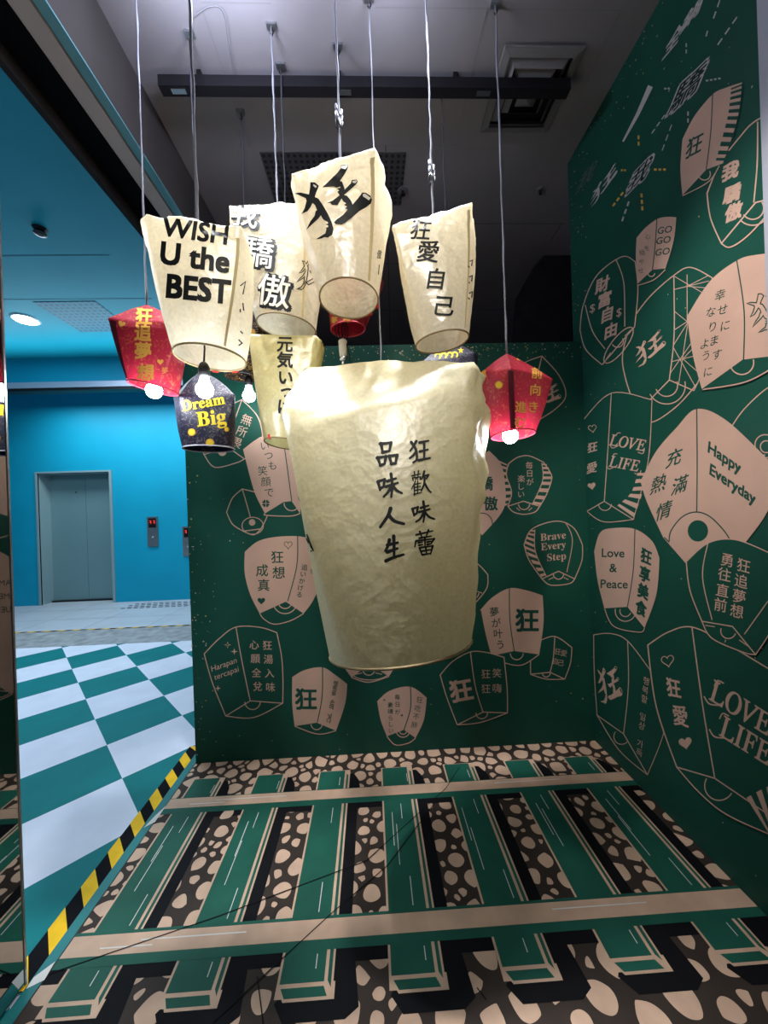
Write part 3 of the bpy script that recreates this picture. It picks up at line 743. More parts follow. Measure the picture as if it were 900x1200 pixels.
for q in (45, 135, 225, 315): a.heart((zB(366,828)[0][0] + 2.7 * math.cos(rad(q)), zB(366,828)[0][1] + 2.7 * math.sin(rad(q))), 5, GREEN, rot=q + 90)
P.done()
P = Print(bsurf, wb, 'outlined lantern print with a tan kanji behind the right red lantern', 0)
a = P.lantern(zC(150,250, 120,180, 170,110), zC(170,110, 230,72, 285,52), zC(285,52, 345,120, 369,190, 330,240, 250,290), zC(285,52, 262,150, 240,250), zC(150,250, 240,245, 250,290), zC(150,250, 190,300, 250,290), zC(240,262)[0] + (12,), filled=False)
a.kuang(zC(305,188)[0], 32, TAN, GREEN, rot=14, slant=22)
P.done()
P = Print(bsurf, wb, 'striped tan lantern print peeping out beside the largest paper lantern', 0)
a = P.lantern(zC(40,640, -20,560, -30,470), zC(-30,470, 30,420, 100,385), zC(100,385, 140,430, 155,500, 150,590, 75,682), None, zC(40,640, 75,682), None, None)
a.arc(zC(75,640)[0], 12, 200, 400, 1, GREEN)
P.band(zC(130,415, 150,500, 135,585), zC(160,430, 188,500, 160,580), 8, TAN, .5)
C(a, zC, '驕傲', 88,500, 105,570, 17, GREEN, bold=.03)
P.done()
P = Print(bsurf, wb, 'round outlined lantern print with Japanese writing and striped edge', 1)
a = P.lantern(zC(165,580, 178,530, 160,470, 168,430), zC(168,430, 200,408, 240,403, 290,425), zC(290,425, 316,465, 318,490, 300,540, 277,580), None, zC(165,580, 220,562, 277,580), zC(165,580, 185,600, 222,608, 260,600, 277,580), zC(222,572)[0] + (6.5,), filled=False)
P.band(zC(284,428, 287,490, 250,575), zC(300,430, 320,490, 276,580), 8, TAN, .5)
a.line(spline(zC(284,428, 287,490, 250,575)), .9, TAN)
for x in (195, 250): a.line(zC(x,585, x + (12 if x < 220 else -12),595), .9, TAN)
C(a, zC, '毎日が', 240,436, 243,494, 9, TAN); C(a, zC, '楽しい', 212,483, 212,538, 9, TAN)
P.done()
P = Print(bsurf, wb, 'round outlined lantern print reading Brave Every Step', 1)
a = P.lantern(zC(285,835, 240,770, 222,715), zC(222,715, 250,660, 335,632, 395,655, 427,715), zC(427,715, 425,770, 400,835), None, zC(285,835, 343,808, 400,835), zC(285,835, 310,855, 345,857, 385,850, 400,835), zC(343,818)[0] + (6,), filled=False)
P.band(zC(260,662, 262,740, 300,825), zC(245,662, 226,725, 285,832), 9, TAN, .5)
a.line(spline(zC(260,662, 262,740, 300,825)), .9, TAN); a.line(spline(zC(368,637, 392,700, 372,812)), .9, TAN)
for x0, x1 in ((308, 325), (378, 362)): a.line(zC(x0,838, x1,830), .9, TAN)
for s, x, y in (('𝐁𝐫𝐚𝐯𝐞', 324, 685), ('𝐄𝐯𝐞𝐫𝐲', 325, 722), ('𝐒𝐭𝐞𝐩', 336, 760)): T(a, zC, s, x, y, 12.2, TAN, rot=-6, slant=-2)
P.done()
P = Print(bsurf, wb, 'tan lantern print with Japanese writing left and a bold kanji right', 2)
a = P.lantern(zC(107,1105, 85,1020, 70,942), zC(70,942, 110,900, 170,868, 230,875, 287,893), zC(287,893, 290,990, 275,1100), zC(170,868, 172,980, 187,1088), zC(107,1105, 187,1088, 275,1100), zC(107,1105, 155,1130, 215,1137, 275,1100), zC(196,1096)[0] + (7.5,))
T(a, zC, '狂', 232,980, 29, P.ink, bold=.032); C(a, zC, '夢が叶う', 117,950, 138,1066, 11.5, P.ink, rot=-4, bold=.01)
P.done()
P = Print(bsurf, wb, 'small outlined lantern print reading four kanji near the corner', 1)
a = P.lantern(zC(245,1170, 247,1110, 270,1055), zC(270,1055, 330,1037, 390,1076), zC(390,1076, 385,1130, 365,1187), zC(330,1037, 325,1110, 313,1165), zC(245,1170, 313,1163, 365,1187), zC(245,1170, 300,1187, 365,1187), zC(300,1166)[0] + (4.5,), filled=False)
C(a, zC, '狂自', 340,1090, 332,1124, 8, TAN, rot=8); C(a, zC, '愛己', 362,1096, 352,1130, 8, TAN, rot=8)
P.done()
P = Print(bsurf, wb, 'small outlined lantern print at the lower right edge of the largest lantern', 0)
a = P.lantern(zC(-60,930, -70,840), zC(-70,840, 0,770, 55,780, 95,820), zC(95,820, 90,870, 40,932), None, zC(-60,930, 30,870, 75,885), None, zC(45,885)[0] + (6,), filled=False)
P.done()
P = Print(bsurf, wb, 'outlined lantern print with a bold tan kanji and four small ones', 3)
a = P.lantern(zD(347,507, 310,410, 287,332), zD(287,332, 330,285, 393,251, 450,253, 511,270), zD(511,270, 522,380, 523,465), zD(393,251, 410,370, 437,462), zD(347,507, 437,462, 523,465), zD(347,507, 430,498, 523,465), zD(433,465)[0] + (6.8,), filled=False)
T(a, zD, '狂', 360,386, 28, TAN, rot=-10, bold=.035); C(a, zD, '狂狂', 447,328, 447,380, 11.5, TAN); C(a, zD, '笑嗨', 486,325, 487,378, 11.5, TAN)
P.done()
P = Print(bsurf, wb, 'small tan lantern print with Japanese writing at the wall foot', 1)
a = P.lantern(zD(100,548, 78,490, 66,425), zD(66,425, 110,388, 183,374, 240,412), zD(240,412, 230,490, 201,554), zD(183,374, 183,450, 160,525), zD(100,548, 160,525, 201,554), zD(100,548, 130,578, 175,572, 201,554), zD(157,527)[0] + (4.5, 8))
C(a, zD, '毎日が', 137,410, 138,462, 6.8, P.ink); C(a, zD, '素晴らしい', 112,438, 115,528, 6.8, P.ink); C(a, zD, '狂吃不胖', 215,420, 197,508, 8, P.ink, rot=9)
a.star(zD(91,420)[0], 2, GREEN); a.star(zD(153,474)[0], 2.3, GREEN)
P.done()
# a print hidden behind the big lantern, seen only in the mirror
def wsurf(x, y, z): return Vector((x, YB - .0004 - z, -y))
P = Print(wsurf, wb, 'tan lantern print reading DREAMS COME TRUE', 0, .006)
a = P.lantern([(-.20, -.80), (-.28, -1.0), (-.29, -1.2)], [(-.29, -1.2), (-.05, -1.36), (.25, -1.25)], [(.25, -1.25), (.26, -1.05), (.14, -.82)], [(-.05, -1.36), (-.06, -1.1), (-.04, -.87)], [(-.20, -.80), (-.04, -.87), (.14, -.82)], [(-.20, -.80), (-.03, -.74), (.14, -.82)], (-.04, -.86, .03))
for s, y in (('DREAMS', -1.15), ('COME', -1.07), ('TRUE', -.99)): a.text(s, (-.17, y), .05, GREEN)
P.done()
P = Print(wsurf, wb, 'tan lantern print hidden behind the top of the largest lantern', 0, .006)
a = P.lantern([(-.30, -1.5), (-.38, -1.75), (-.34, -1.95)], [(-.34, -1.95), (-.1, -2.1), (.15, -1.98)], [(.15, -1.98), (.17, -1.8), (.07, -1.52)], [(-.1, -2.1), (-.1, -1.8), (-.08, -1.58)], [(-.30, -1.5), (-.08, -1.58), (.07, -1.52)], [(-.30, -1.5), (-.1, -1.42), (.07, -1.52)], (-.08, -1.57, .03))
a.text('狂', (.03, -1.8), .17, GREEN, bold=.03)
P.done()

# --- right wall
P = Print(rsurf, wr, 'small tan lantern print with a kanji and a striped side high on the wall', 2)
a = P.lantern(zE(527,858, 518,740, 527,612), zE(527,612, 580,510, 660,415, 720,385, 790,362), zE(790,362, 770,520, 705,718), zE(660,415, 652,580, 632,745), zE(527,858, 632,745, 705,718), zE(527,861, 640,800, 690,728), zE(624,765)[0] + (7,), rot=-30)
P.band(zE(742,385, 725,520, 672,712), zE(798,362, 775,520, 722,712), 11, GREEN, .5)
T(a, zE, '狂', 580,640, 27, P.ink, rot=-28, slant=10, bold=.02, ws=.85)
P.done()
P = Print(rsurf, wr, 'large outlined lantern print with three bold tan kanji at upper right', 1, 1.6)
a = P.lantern(zE(697,1070, 650,960, 634,850), zE(634,850, 690,720, 780,600, 850,530, 980,470), zE(980,470, 980,640, 960,860), zE(857,535, 855,720, 840,890), zE(697,1070, 848,890, 960,860), zE(697,1070, 740,1085, 830,1020, 960,870), zE(835,915)[0] + (13, 20), filled=False, rot=-35)
for ch, x, y in (('我', 738, 750), ('驕', 745, 850), ('傲', 752, 930)): T(a, zE, ch, x, y, 22, TAN, rot=-22, slant=8, bold=.05)
P.done()
P = Print(rsurf, wr, 'small tan lantern print reading GO GO GO', 2)
a = P.lantern(zE(328,1248, 322,1130, 325,1045), zE(325,1045, 365,1000, 415,963, 460,953, 500,955), zE(500,955, 488,1060, 452,1180), zE(415,963, 406,1090, 395,1185), zE(328,1248, 395,1185, 452,1180), zE(328,1255, 400,1230, 452,1185), zE(390,1200)[0] + (4,))
for y, x in ((1010, 450), (1055, 444), (1106, 440)): T(a, zE, 'GO', x, y, 11.5, P.ink, rot=-8, slant=10, bold=.012)
C(a, zE, '心を', 375,1040, 371,1090, 7, P.ink, rot=-15); C(a, zE, '穏やせ', 350,1110, 344,1190, 7, P.ink, rot=-15)
P.done()
P = Print(rsurf, wr, 'outlined lantern print with bold tan kanji between two dollar signs', 1)
a = P.lantern(zF(172,478, 100,410, 75,325), zF(75,325, 90,215, 150,85, 260,3, 318,25), zF(318,25, 330,150, 316,310), None, None, None, None, filled=False)
a.line(spline(zF(98,215, 130,330, 185,408)), LW, TAN); a.line(spline(zF(235,18, 268,120, 272,310)), LW, TAN)
a.arc(zF(245,392)[0], 26, 0, 360, LW, TAN, ry=8.5, rot=-52, lift=.0004); a.arc(zF(240,375)[0], 7, -30, 150, LW, TAN)
for p in (zF(190,455, 210,425), zF(272,352, 300,325)): a.line(p, 1.0, TAN)
for ch, x, y in (('財', 174, 125), ('富', 184, 190), ('自', 196, 255), ('由', 212, 325)): T(a, zF, ch, x, y, 18.5, TAN, rot=-24, slant=6, bold=.04)
T(a, zF, '$', 130,232, 14, TAN, rot=-15, slant=5); T(a, zF, '$', 247,250, 14, TAN, rot=-15, slant=5)
P.done()
P = Print(rsurf, wr, 'big outlined lantern print with a tan kanji and a lattice side', 0, 1.3)
a = P.lantern(zF(325,690, 275,540, 262,430, 300,285), zF(300,285, 380,180, 487,85, 560,50, 655,95), zF(655,95, 665,250, 620,480, 575,592), zF(487,85, 488,350, 467,545), zF(325,690, 467,545, 575,592), zF(325,690, 390,730, 500,660, 590,560), zF(455,568)[0] + (13, 22), filled=False, rot=-20)
L1 = spline(zF(487,85, 488,350, 467,545), 12); R1 = spline(zF(640,75, 640,250, 575,592), 12)
def lat(u, t):
    k = t * (len(L1) - 1); i = min(int(k), len(L1) - 2); f = k - i
    p = [L1[i][j] + (L1[i + 1][j] - L1[i][j]) * f for j in (0, 1)]; q = [R1[i][j] + (R1[i + 1][j] - R1[i][j]) * f for j in (0, 1)]
    return (p[0] + (q[0] - p[0]) * u, p[1] + (q[1] - p[1]) * u)
a.line([lat(.38, 0), lat(.38, .5), lat(.38, 1)], .9, TAN)
for t in (.15, .45, .75):
    for (u0, t0, u1, t1) in ((0, t - .14, 1, t + .2), (0, t + .14, 1, t - .2), (0, t, 1, t), (.38, t, 1, t + .1), (.38, t, 1, t - .1)):
        if t0 > 1 or t1 > 1 or min(t0, t1) < 0: continue
        a.line([lat(u0, t0), lat(u1, t1)], .9, TAN)
a.kuang(zF(382,405)[0], 44, TAN, GREEN, rot=-12, slant=16, ws=.85)
P.done()
P = Print(rsurf, wr, 'large tan lantern print with flowing Japanese writing at the right edge', 3, 1.5)
a = P.lantern(zF(614,587, 575,440, 548,265), zF(548,265, 650,110, 768,20, 850,-5, 1000,-20), zF(1000,-20, 1010,200, 1000,430), zF(768,20, 800,240, 798,455), zF(614,587, 798,455, 1000,430), zF(614,587, 810,552, 960,470), zF(790,468)[0] + (14,), rot=-15)
a.line(zF(614,587, 798,455), 1.2, GREEN)
for ch, x, y in zip('幸せに', (695, 705, 718), (170, 235, 305)): T(a, zF, ch, x, y, 14, P.ink, rot=-18, slant=8)
for ch, x, y in zip('なります', (655, 662, 670, 682), (245, 310, 370, 432)): T(a, zF, ch, x, y, 13.5, P.ink, rot=-18, slant=8)
for ch, x, y in zip('ように', (627, 632, 642), (385, 437, 508)): T(a, zF, ch, x, y, 13, P.ink, rot=-18, slant=8)
a.kuang_line(zF(925,215)[0], 62, 1.3, GREEN, rot=-10, slant=5)
P.done()
P = Print(rsurf, wr, 'outlined lantern print by the corner reading LOVE LIFE under a heart column', 1, 1.0)
a = P.lantern(zF(105,1122, 95,920, 88,722), zF(88,722, 215,602, 392,632), zF(392,632, 375,900, 310,1158), zF(213,604, 198,850, 182,1078), zF(105,1122, 182,1078, 310,1158), zF(105,1122, 180,1168, 310,1158), zF(185,1090)[0] + (7.5,), filled=False)
P.band(zF(330,950, 300,1040, 235,1100), zF(365,950, 350,1040, 310,1155), 6, TAN, .5)
a.heart(zF(130,757)[0], 10, TAN, False, .8, rot=-10); a.heart(zF(127,1010)[0], 10, TAN, rot=-10)
T(a, zF, '狂', 130,840, 12.5, TAN, rot=-15, slant=3, bold=.03); T(a, zF, '愛', 128,930, 13.5, TAN, rot=-15, slant=3, bold=.02)
for s, x, y in (('𝐿𝑂𝑉𝐸', 285, 820), ('𝐿𝐼𝐹𝐸', 270, 912)):
    T(a, zF, s, x, y, 18.5, TAN, rot=10, slant=6, ws=.84, bold=.016)
    a.line(spline(zF(x - 52,y - 28, x - 44,y - 42, x - 30,y - 42)), 1, TAN, .0006); a.line(spline(zF(x - 40,y + 12, x - 66,y + 24, x - 78,y + 10)), 1, TAN, .0006); a.line(spline(zF(x + 45,y + 42, x + 66,y + 48, x + 74,y + 30)), 1, TAN, .0006)
P.done()
P = Print(rsurf, wr, 'large tan lantern print reading Happy Everyday', 2, 1.4)
a = P.lantern(zF(442,1237, 370,1080, 342,990), zF(342,990, 410,860, 500,755, 590,672, 720,722, 905,895), zF(905,895, 955,960, 900,1125, 810,1252), zF(590,672, 592,900, 590,1122), zF(442,1237, 547,1357, 675,1372, 810,1252), None, None)
a.line(spline(zG(312,138, 318,105, 350,65, 390,50, 430,62, 470,100, 492,132)), 1.4, GREEN, .0006); a.line(zG(312,138, 298,124), 1.2, GREEN, .0006)
a.disc(zG(397,105)[0], 12, GREEN, .0007, ry=12.5)
for ch, x, y in (('充', 492, 885), ('滿', 516, 1005), ('熱', 424, 1000), ('情', 446, 1118)): T(a, zF, ch, x, y, 23, P.ink, rot=-22, slant=12, bold=.012, ws=.9)
T(a, zF, 'Happy', 712,893, 18, P.ink, rot=34, slant=6, bold=.036); T(a, zF, 'Everyday', 748,1010, 18, P.ink, rot=34, slant=6, bold=.036)
P.done()
P = Print(rsurf, wr, 'outlined lantern print with a ring cut off at the right edge', 1, 1.3)
a = P.lantern(zF(790,900, 745,745), zF(745,745, 800,670, 900,580, 1000,540), zF(1000,540, 1000,800, 940,880), None, None, None, None, filled=False)
a.arc(zF(890,830)[0], 12, 90, 300, 1.3, TAN); a.arc(zF(895,838)[0], 7, 0, 360, 1.3, TAN)
P.done()
P = Print(rsurf, wr, 'tan lantern print reading Love and Peace', 2, 1.1)
a = P.lantern(zG(122,332, 102,250, 92,165), zG(92,165, 110,110, 150,97, 212,100, 262,135, 284,185), zG(284,185, 275,290, 240,390), zG(212,100, 207,220, 190,328), zG(122,332, 190,328, 240,390), zG(122,332, 150,385, 225,402, 240,390), zG(184,340)[0] + (6.5, 12), rot=20)
for s, x, y in (('Love', 148, 170), ('&', 148, 214), ('Peace', 151, 261)): T(a, zG, s, x, y, 14.2, P.ink, rot=1, bold=.014)
for ch, x, y in zip('狂享美食', (245, 241, 236, 230), (180, 232, 282, 332)): T(a, zG, ch, x, y, 18, P.ink, rot=25, slant=5, bold=.045, ws=.8)
P.done()
P = Print(rsurf, wr, 'rounded outlined lantern print with two columns of four kanji', 4, 1.3)
a = P.lantern(zG(410,370, 375,280, 364,195), zG(364,195, 430,140, 510,131, 610,170), zG(610,170, 640,260, 620,380, 568,468), None, zG(410,370, 500,385, 568,468), zG(410,370, 440,420, 530,460, 568,468), zG(488,398)[0] + (9,), filled=False, rot=20)
a.line(spline(zG(428,140, 412,240, 440,366)), 1.2, TAN); a.line(zG(605,310, 535,408), 1.2, TAN)
a.line(zG(420,382, 448,386), 1.1, TAN); a.line(zG(520,425, 550,445), 1.1, TAN); a.line(zG(480,424, 478,432), 1.1, TAN)
for ch, x, y in zip('狂追夢想', (533, 526, 520, 513), (207, 252, 297, 340)): T(a, zG, ch, x, y, 17, TAN, rot=15, slant=6, bold=.006)
for ch, x, y in zip('勇往直前', (484, 477, 471, 465), (191, 233, 279, 322)): T(a, zG, ch, x, y, 16.5, TAN, rot=13, slant=6, bold=.006)
P.done()
P = Print(rsurf, wr, 'outlined lantern print in the corner with a tan kanji and a Korean line', 1, 1.0)
a = P.lantern(zG(100,645, 92,520, 90,410), zG(90,410, 140,406, 190,428, 255,512), zG(255,512, 280,600, 298,685, 248,820), zG(190,428, 192,560, 178,700), zG(100,645, 178,700, 248,820), zG(100,645, 165,748, 248,820), zG(172,708)[0] + (9,), filled=False, rot=40)
a.kuang(zG(136,556)[0], 52, TAN, GREEN, rot=38, slant=8, ws=.75)
C(a, zG, '행복할 일상 가득', 244,545, 224,755, 9.5, TAN, rot=25, slant=6)
P.done()
P = Print(rsurf, wr, 'largest outlined lantern print reading LOVE LIFE low on the wall', 3, 1.5)
a = P.lantern(zG(335,797, 275,620, 250,440), zG(250,440, 310,402, 380,387, 480,435, 640,530), zG(640,530, 640,800, 610,995), zG(380,387, 412,620, 447,830), zG(335,797, 447,830, 610,940), zG(335,797, 400,870, 480,935, 610,995), zG(460,852)[0] + (17,), filled=False, rot=30)
P.band(zG(640,840, 590,860, 535,890), zG(660,1010, 630,1000, 600,985), 4, TAN, .5)
a.heart(zG(309,485)[0], 15.5, TAN, False, 1.0, rot=-10); a.heart(zG(361,726)[0], 16.5, TAN, rot=-10)
T(a, zG, '狂', 326,565, 24, TAN, rot=12, slant=-6, bold=.028, ws=.75); T(a, zG, '愛', 346,647, 26, TAN, rot=12, slant=-6, bold=.02, ws=.75)
for s, x, y in (('𝐿𝑂𝑉𝐸', 522, 622), ('𝐿𝐼𝐹𝐸', 537, 718)):
    T(a, zG, s, x, y, 37, TAN, rot=32, slant=4, ws=.82, bold=.016)
    a.line(spline(zG(x - 76,y - 62, x - 66,y - 78, x - 48,y - 70)), 1.6, TAN, .0006); a.line(spline(zG(x - 58,y - 6, x - 90,y - 10, x - 106,y - 32)), 1.6, TAN, .0006)
P.done()
# loose calligraphy and dashes high on the right wall
a = Art(rsurf, .0010)
T(a, zE, '鍋', 570,60, 30, CHALK, rot=-50, slant=20, bold=.03, ws=1.3); T(a, zE, '全', 490,170, 36, CHALK, rot=-50, slant=20, bold=.03, ws=.9)
a.kuang(zE(180,812)[0], 46, CHALK, None, rot=-42, slant=22, ws=.9)
a.line(zE(385,378, 330,500, 264,622), 5.5, CHALK, taper=(6.2, 2))
for ch, x, y, s, ws in (('驕', 550, 385, 46, 1.1), ('我', 340, 765, 36, 1.0)):
    T(a, zE, ch, x, y, s, CHALK, rot=-42, slant=22, bold=.085, ws=ws, lift=.0003); T(a, zE, ch, x, y, s, mat('mural_dark_green', (0.006, 0.03, 0.022), .6), rot=-42, slant=22, bold=.015, ws=ws)  # dark printed character inside its pale outline
T(a, zE, '我', 105,775, 32, mat('mural_faint_line', (.10, .13, .12), .6), rot=-45, slant=22, bold=.0, ws=1.0)
a.build('calligraphy_print', wr, 'loose grey white calligraphy')
a = Art(rsurf, .0006)
for (x0, y0, x1, y1, n, w) in ((400,745, 460,745, 3, 2.6), (255,748, 282,748, 2, 2.4), (345,850, 350,935, 3, 2.4), (265,845, 212,915, 3, 2.2), (290,885, 255,985, 3, 2), (332,595, 333,650, 2, 2.2), (628,355, 700,343, 4, 2), (445,390, 475,388, 2, 2), (550,490, 550,550, 2, 1.8), (448,505, 382,598, 3, 1.2), (478,548, 430,678, 3, 1.2), (542,190, 542,245, 2, 1.6), (690,0, 655,100, 2, 1.6), (765,75, 668,215, 3, 1.6), (636,135, 625,175, 1, 1.6), (855,45, 905,10, 2, 2)):
    for i in range(n):
        t0 = i / n; t1 = (i + .62) / n
        a.line(zE(x0 + (x1 - x0) * t0, y0 + (y1 - y0) * t0, x0 + (x1 - x0) * t1, y0 + (y1 - y0) * t1), w, GOLD if w > 2.1 else CHALK)
a.build('dash_print', wr, 'radiating dashes')
# gold and pale specks
def specks(surf, parent, pts, seed):
    r = random.Random(seed); a = Art(surf, .0008)
    for (x, y, s) in pts:
        n = r.choice((3, 4, 5)); q0 = r.random() * 6
        a.fill([(x + s * r.uniform(.5, 1) * math.cos(q0 + 2 * PI * i / n), y + s * r.uniform(.5, 1) * math.sin(q0 + 2 * PI * i / n)) for i in range(n)], SPECK if r.random() < .55 else CHALK)
    a.build('gold_specks', parent, 'scattered gold specks')
SPECK = mat('gold_speck', (.62, .46, .17), .5)
r = random.Random(3)
pts = []
for k in range(260): pts.append((r.uniform(XL, XR), -2.53 + abs(r.gauss(0, .05)), r.uniform(.002, .0065)))
for k in range(90): pts.append((XL + abs(r.gauss(0, .07)), -r.uniform(0.02, 2.5), r.uniform(.002, .007)))
for k in range(110): pts.append((r.uniform(XL, XR), -r.uniform(.02, 2.5), r.uniform(.002, .006)))
specks(wsurf, wb, pts, 1)
def w2(x, y, z): return Vector((XR - .0004 - z, x, -y))
pts = []
for k in range(170): pts.append((2.34 - abs(r.gauss(0, .09)), -r.uniform(.05, 3.7), r.uniform(.002, .007)))
for k in range(60): pts.append((r.uniform(1.2, 2.34), -3.74 + abs(r.gauss(0, .12)), r.uniform(.002, .006)))
for k in range(70): pts.append((r.uniform(1.2, 2.3), -r.uniform(.05, 3.7), r.uniform(.002, .005)))
specks(w2, wr, pts, 2)
# ------------------------------------------------------------------ hanging lanterns
CREAM = paper_mat('cream_paper', (0.93, 0.86, 0.69), .55, 15, .25)
CREAMB = paper_mat('large_cream_paper', (0.88, 0.80, 0.52), .40, 18, .08)
YELLOWP = paper_mat('yellow_paper', (0.86, 0.78, 0.42), .5, 9, .35)
RED = pattern_mat('red_paper', (0.34, 0.012, 0.036), (0.50, 0.14, 0.06), 38, .60, .22)
NAVY = pattern_mat('dark_blue_paper', (0.007, 0.007, 0.030), (0.17, 0.14, 0.14), 46, .57, .10)
BLACKGOLD = pattern_mat('black_gold_paper', (0.010, 0.007, 0.012), (0.50, 0.28, 0.04), 40, .55, .10)
BAMBOO = mat('bamboo_ring', (0.30, 0.22, 0.11), .6); TABRED = mat('red_tab', (.6, .03, .03), .6)
DARKSEAM = mat('dark_fold', (0.10, 0.008, 0.02), .6)
def P3(q): return onY(*q)
class Lantern:
    def __init__(s, label, corners, ring, peak, paper, group, crumple=.006, bulge=.012, dome=.5, seed=0, cat='sky lantern', name='sky_lantern', ringcol=None, capcr=1.0, sidecr=None, body=.12, inset=.038, ins0=.87, w0=.72):
        s.w0 = w0
        s.ins0 = ins0; s.body = body; s.inset = inset
        s.C = [P3(c) for c in corners]; px, py, Y, rx, ry, dy = ring
        s.O = P3((px, py, Y)); r = rx * Y / FPX
        h = s.C[1] - s.C[0]; e1 = Vector((h.x, h.y, 0)).normalized(); e2 = Vector((-e1.y, e1.x, 0))
        ta = (ry - (600 - py) * r / Y) / rx; tb = -(dy + .034 * 2 * rx) / (2 * rx)
        tilt = lambda d: d + Vector((0, 0, 1)) * (d.x * tb - d.y * ta)
        s.E1 = tilt(e1) * r; s.E2 = tilt(e2) * r; s.r = r; s.peak = P3(peak); s.bulge = bulge; s.cr = crumple; s.dome = dome
        s.seed = Vector((seed * 3.1, seed * 1.7, seed * .9)); s.capcr = capcr; s.sidecr = sidecr
        s.t = thing(name, label, cat, s.O, group)
        NT, NV, NCp = 24, 40, 12
        mb = MB(); rows = []
        for j in range(NV + 1): rows.append([s.S(4 * i / (4 * NT), j / NV) for i in range(4 * NT)])
        for j in range(1, NCp): rows.append([s.S(4 * i / (4 * NT), 1 + j / NCp) for i in range(4 * NT)])
        n = 4 * NT; V = [p for r_ in rows for p in r_]; F = []
        for j in range(len(rows) - 1):
            for i in range(n): F.append((j * n + i, j * n + (i + 1) % n, (j + 1) * n + (i + 1) % n, (j + 1) * n + i))
        V.append(s.S(0, 2.0)); k = len(V) - 1
        for i in range(n): F.append(((len(rows) - 1) * n + i, (len(rows) - 1) * n + (i + 1) % n, k))
        mb.mesh(V, F, paper); mb.build('paper_shell', s.t, True)
        s.bvh = BVHTree.FromPolygons([tuple(v) for v in V], F)
        mb = MB(); c = [s.O + s.E1 * math.cos(2 * PI * i / 40) + s.E2 * math.sin(2 * PI * i / 40) for i in range(40)]
        mb.tube(c, .0032 if r < .2 else .005, ringcol or BAMBOO, 6, closed=True); mb.build('ring', s.t, True)
        s.split = max(3.0, .012 / Y * FPX) if r < .2 else 6
    def S(s, t, v):
        k = int(t) % 4; f = t - int(t)
        Q = s.C[k].lerp(s.C[(k + 1) % 4], f)
        q = rad(-135 + 90 * t); Cc = s.O + s.E1 * math.cos(q) + s.E2 * math.sin(q)
        cen = sum(s.C, Vector()) / 4
        if v <= 1:
            P = Cc.lerp(Q, v); ax = s.O.lerp(cen, v)
            o = P - ax; o.z *= .2; o.normalize()
            edge = 1 - (2 * f - 1) ** 2
            P += o * s.bulge * (math.sin(PI * v) * .7 + edge * v * .9)
            w = s.body + (1 - s.body) * max(0, (v - s.w0) / (1 - s.w0)) ** 1.2
            if v < .15: w *= v / .15
            if v > s.ins0 and k in (0, 2): P -= o * s.inset * edge ** .5 * (s.C[1] - s.C[0]).length * ((v - s.ins0) / (1 - s.ins0))
        else:
            u = v - 1
            P = Vector((Q.x + (s.peak.x - Q.x) * u, Q.y + (s.peak.y - Q.y) * u, Q.z + (s.peak.z - Q.z) * (math.sin(u * PI / 2) * s.dome + u * (1 - s.dome))))
            if k in (0, 2): P -= Vector((Q.x - cen.x, Q.y - cen.y, 0)).normalized() * s.inset * (1 - (2 * f - 1) ** 2) ** .5 * (s.C[1] - s.C[0]).length * (1 - u)
            o = (P - cen); o.z = abs(o.z) + .05; o.normalize(); w = s.capcr * (1 - u) + .3 * u
            P += Vector((Q.x - cen.x, Q.y - cen.y, 0)).normalized() * s.bulge * .9 * (1 - (2 * f - 1) ** 2) * (1 - u)
        cr = s.cr
        if s.sidecr and k in s.sidecr:
            if v < 1: w = max(w, .7)
            cr = s.cr + (s.sidecr[k] - s.cr) * min(1, 4 * min(f, 1 - f)) * (min(1, max(0, (v - .3) * 2)))
        fr = 6.0 if s.r < .2 else 4.2
        X = P * fr + s.seed
        d = abs(noise.noise(X)) * 1.5 + .8 * abs(noise.noise(X * 2.1)) + .45 * abs(noise.noise(X * 4.3)) - .75
        return P + o * d * cr * w * 1.6
    def surf(s, x, y, z):
        d = ray(x, y); d.normalize()
        hit, nrm, i, dist = s.bvh.ray_cast(EYEP, d)
        if hit is None: return None
        if nrm.dot(d) > 0: nrm = -nrm
        return hit + nrm * (.0014 + z) - d * .001
    def art(s): return Art(s.surf, 0, s.split)
    def lettering(s, a, label=None): return a.build('lettering', s.t, label)
    def seam(s, t, v0, v1, w, m, name='seam_tape'):
        mb = MB(); n = 30; L = []
        for i in range(n + 1):
            v = v0 + (v1 - v0) * i / n; A = s.S((t - w) % 4, v); B = s.S((t + w) % 4, v); cen = s.O.lerp(sum(s.C, Vector()) / 4, min(v, 1))
            M = s.S(t % 4, v); q = (M - cen); q.z = 0; q = q.normalized() * .0028; L.append((A + q, M + q, B + q))
        for a, b in zip(L, L[1:]): mb.face([a[0], a[1], b[1], b[0]], m); mb.face([a[1], a[2], b[2], b[1]], m)
        mb.build(name, s.t)
    def tab(s, deg, w=.022):
        p = s.O + s.E1 * math.cos(rad(deg)) + s.E2 * math.sin(rad(deg)); q = s.O + s.E1 * math.cos(rad(deg) + w / s.r) + s.E2 * math.sin(rad(deg) + w / s.r)
        o = ((p + q) / 2 - s.O).normalized() * .006; z = Vector((0, 0, .012))
        mb = MB(); mb.face([p + o - z * .5, q + o - z * .5, q + o + z, p + o + z], TABRED); mb.face([p - o - z * .5, q - o - z * .5, q + o - z * .5, p + o - z * .5], TABRED); mb.build('red_tab', s.t)
GP, GR, GN = 'cream paper sky lanterns hanging in the booth', 'red paper sky lanterns', 'dark patterned sky lanterns'
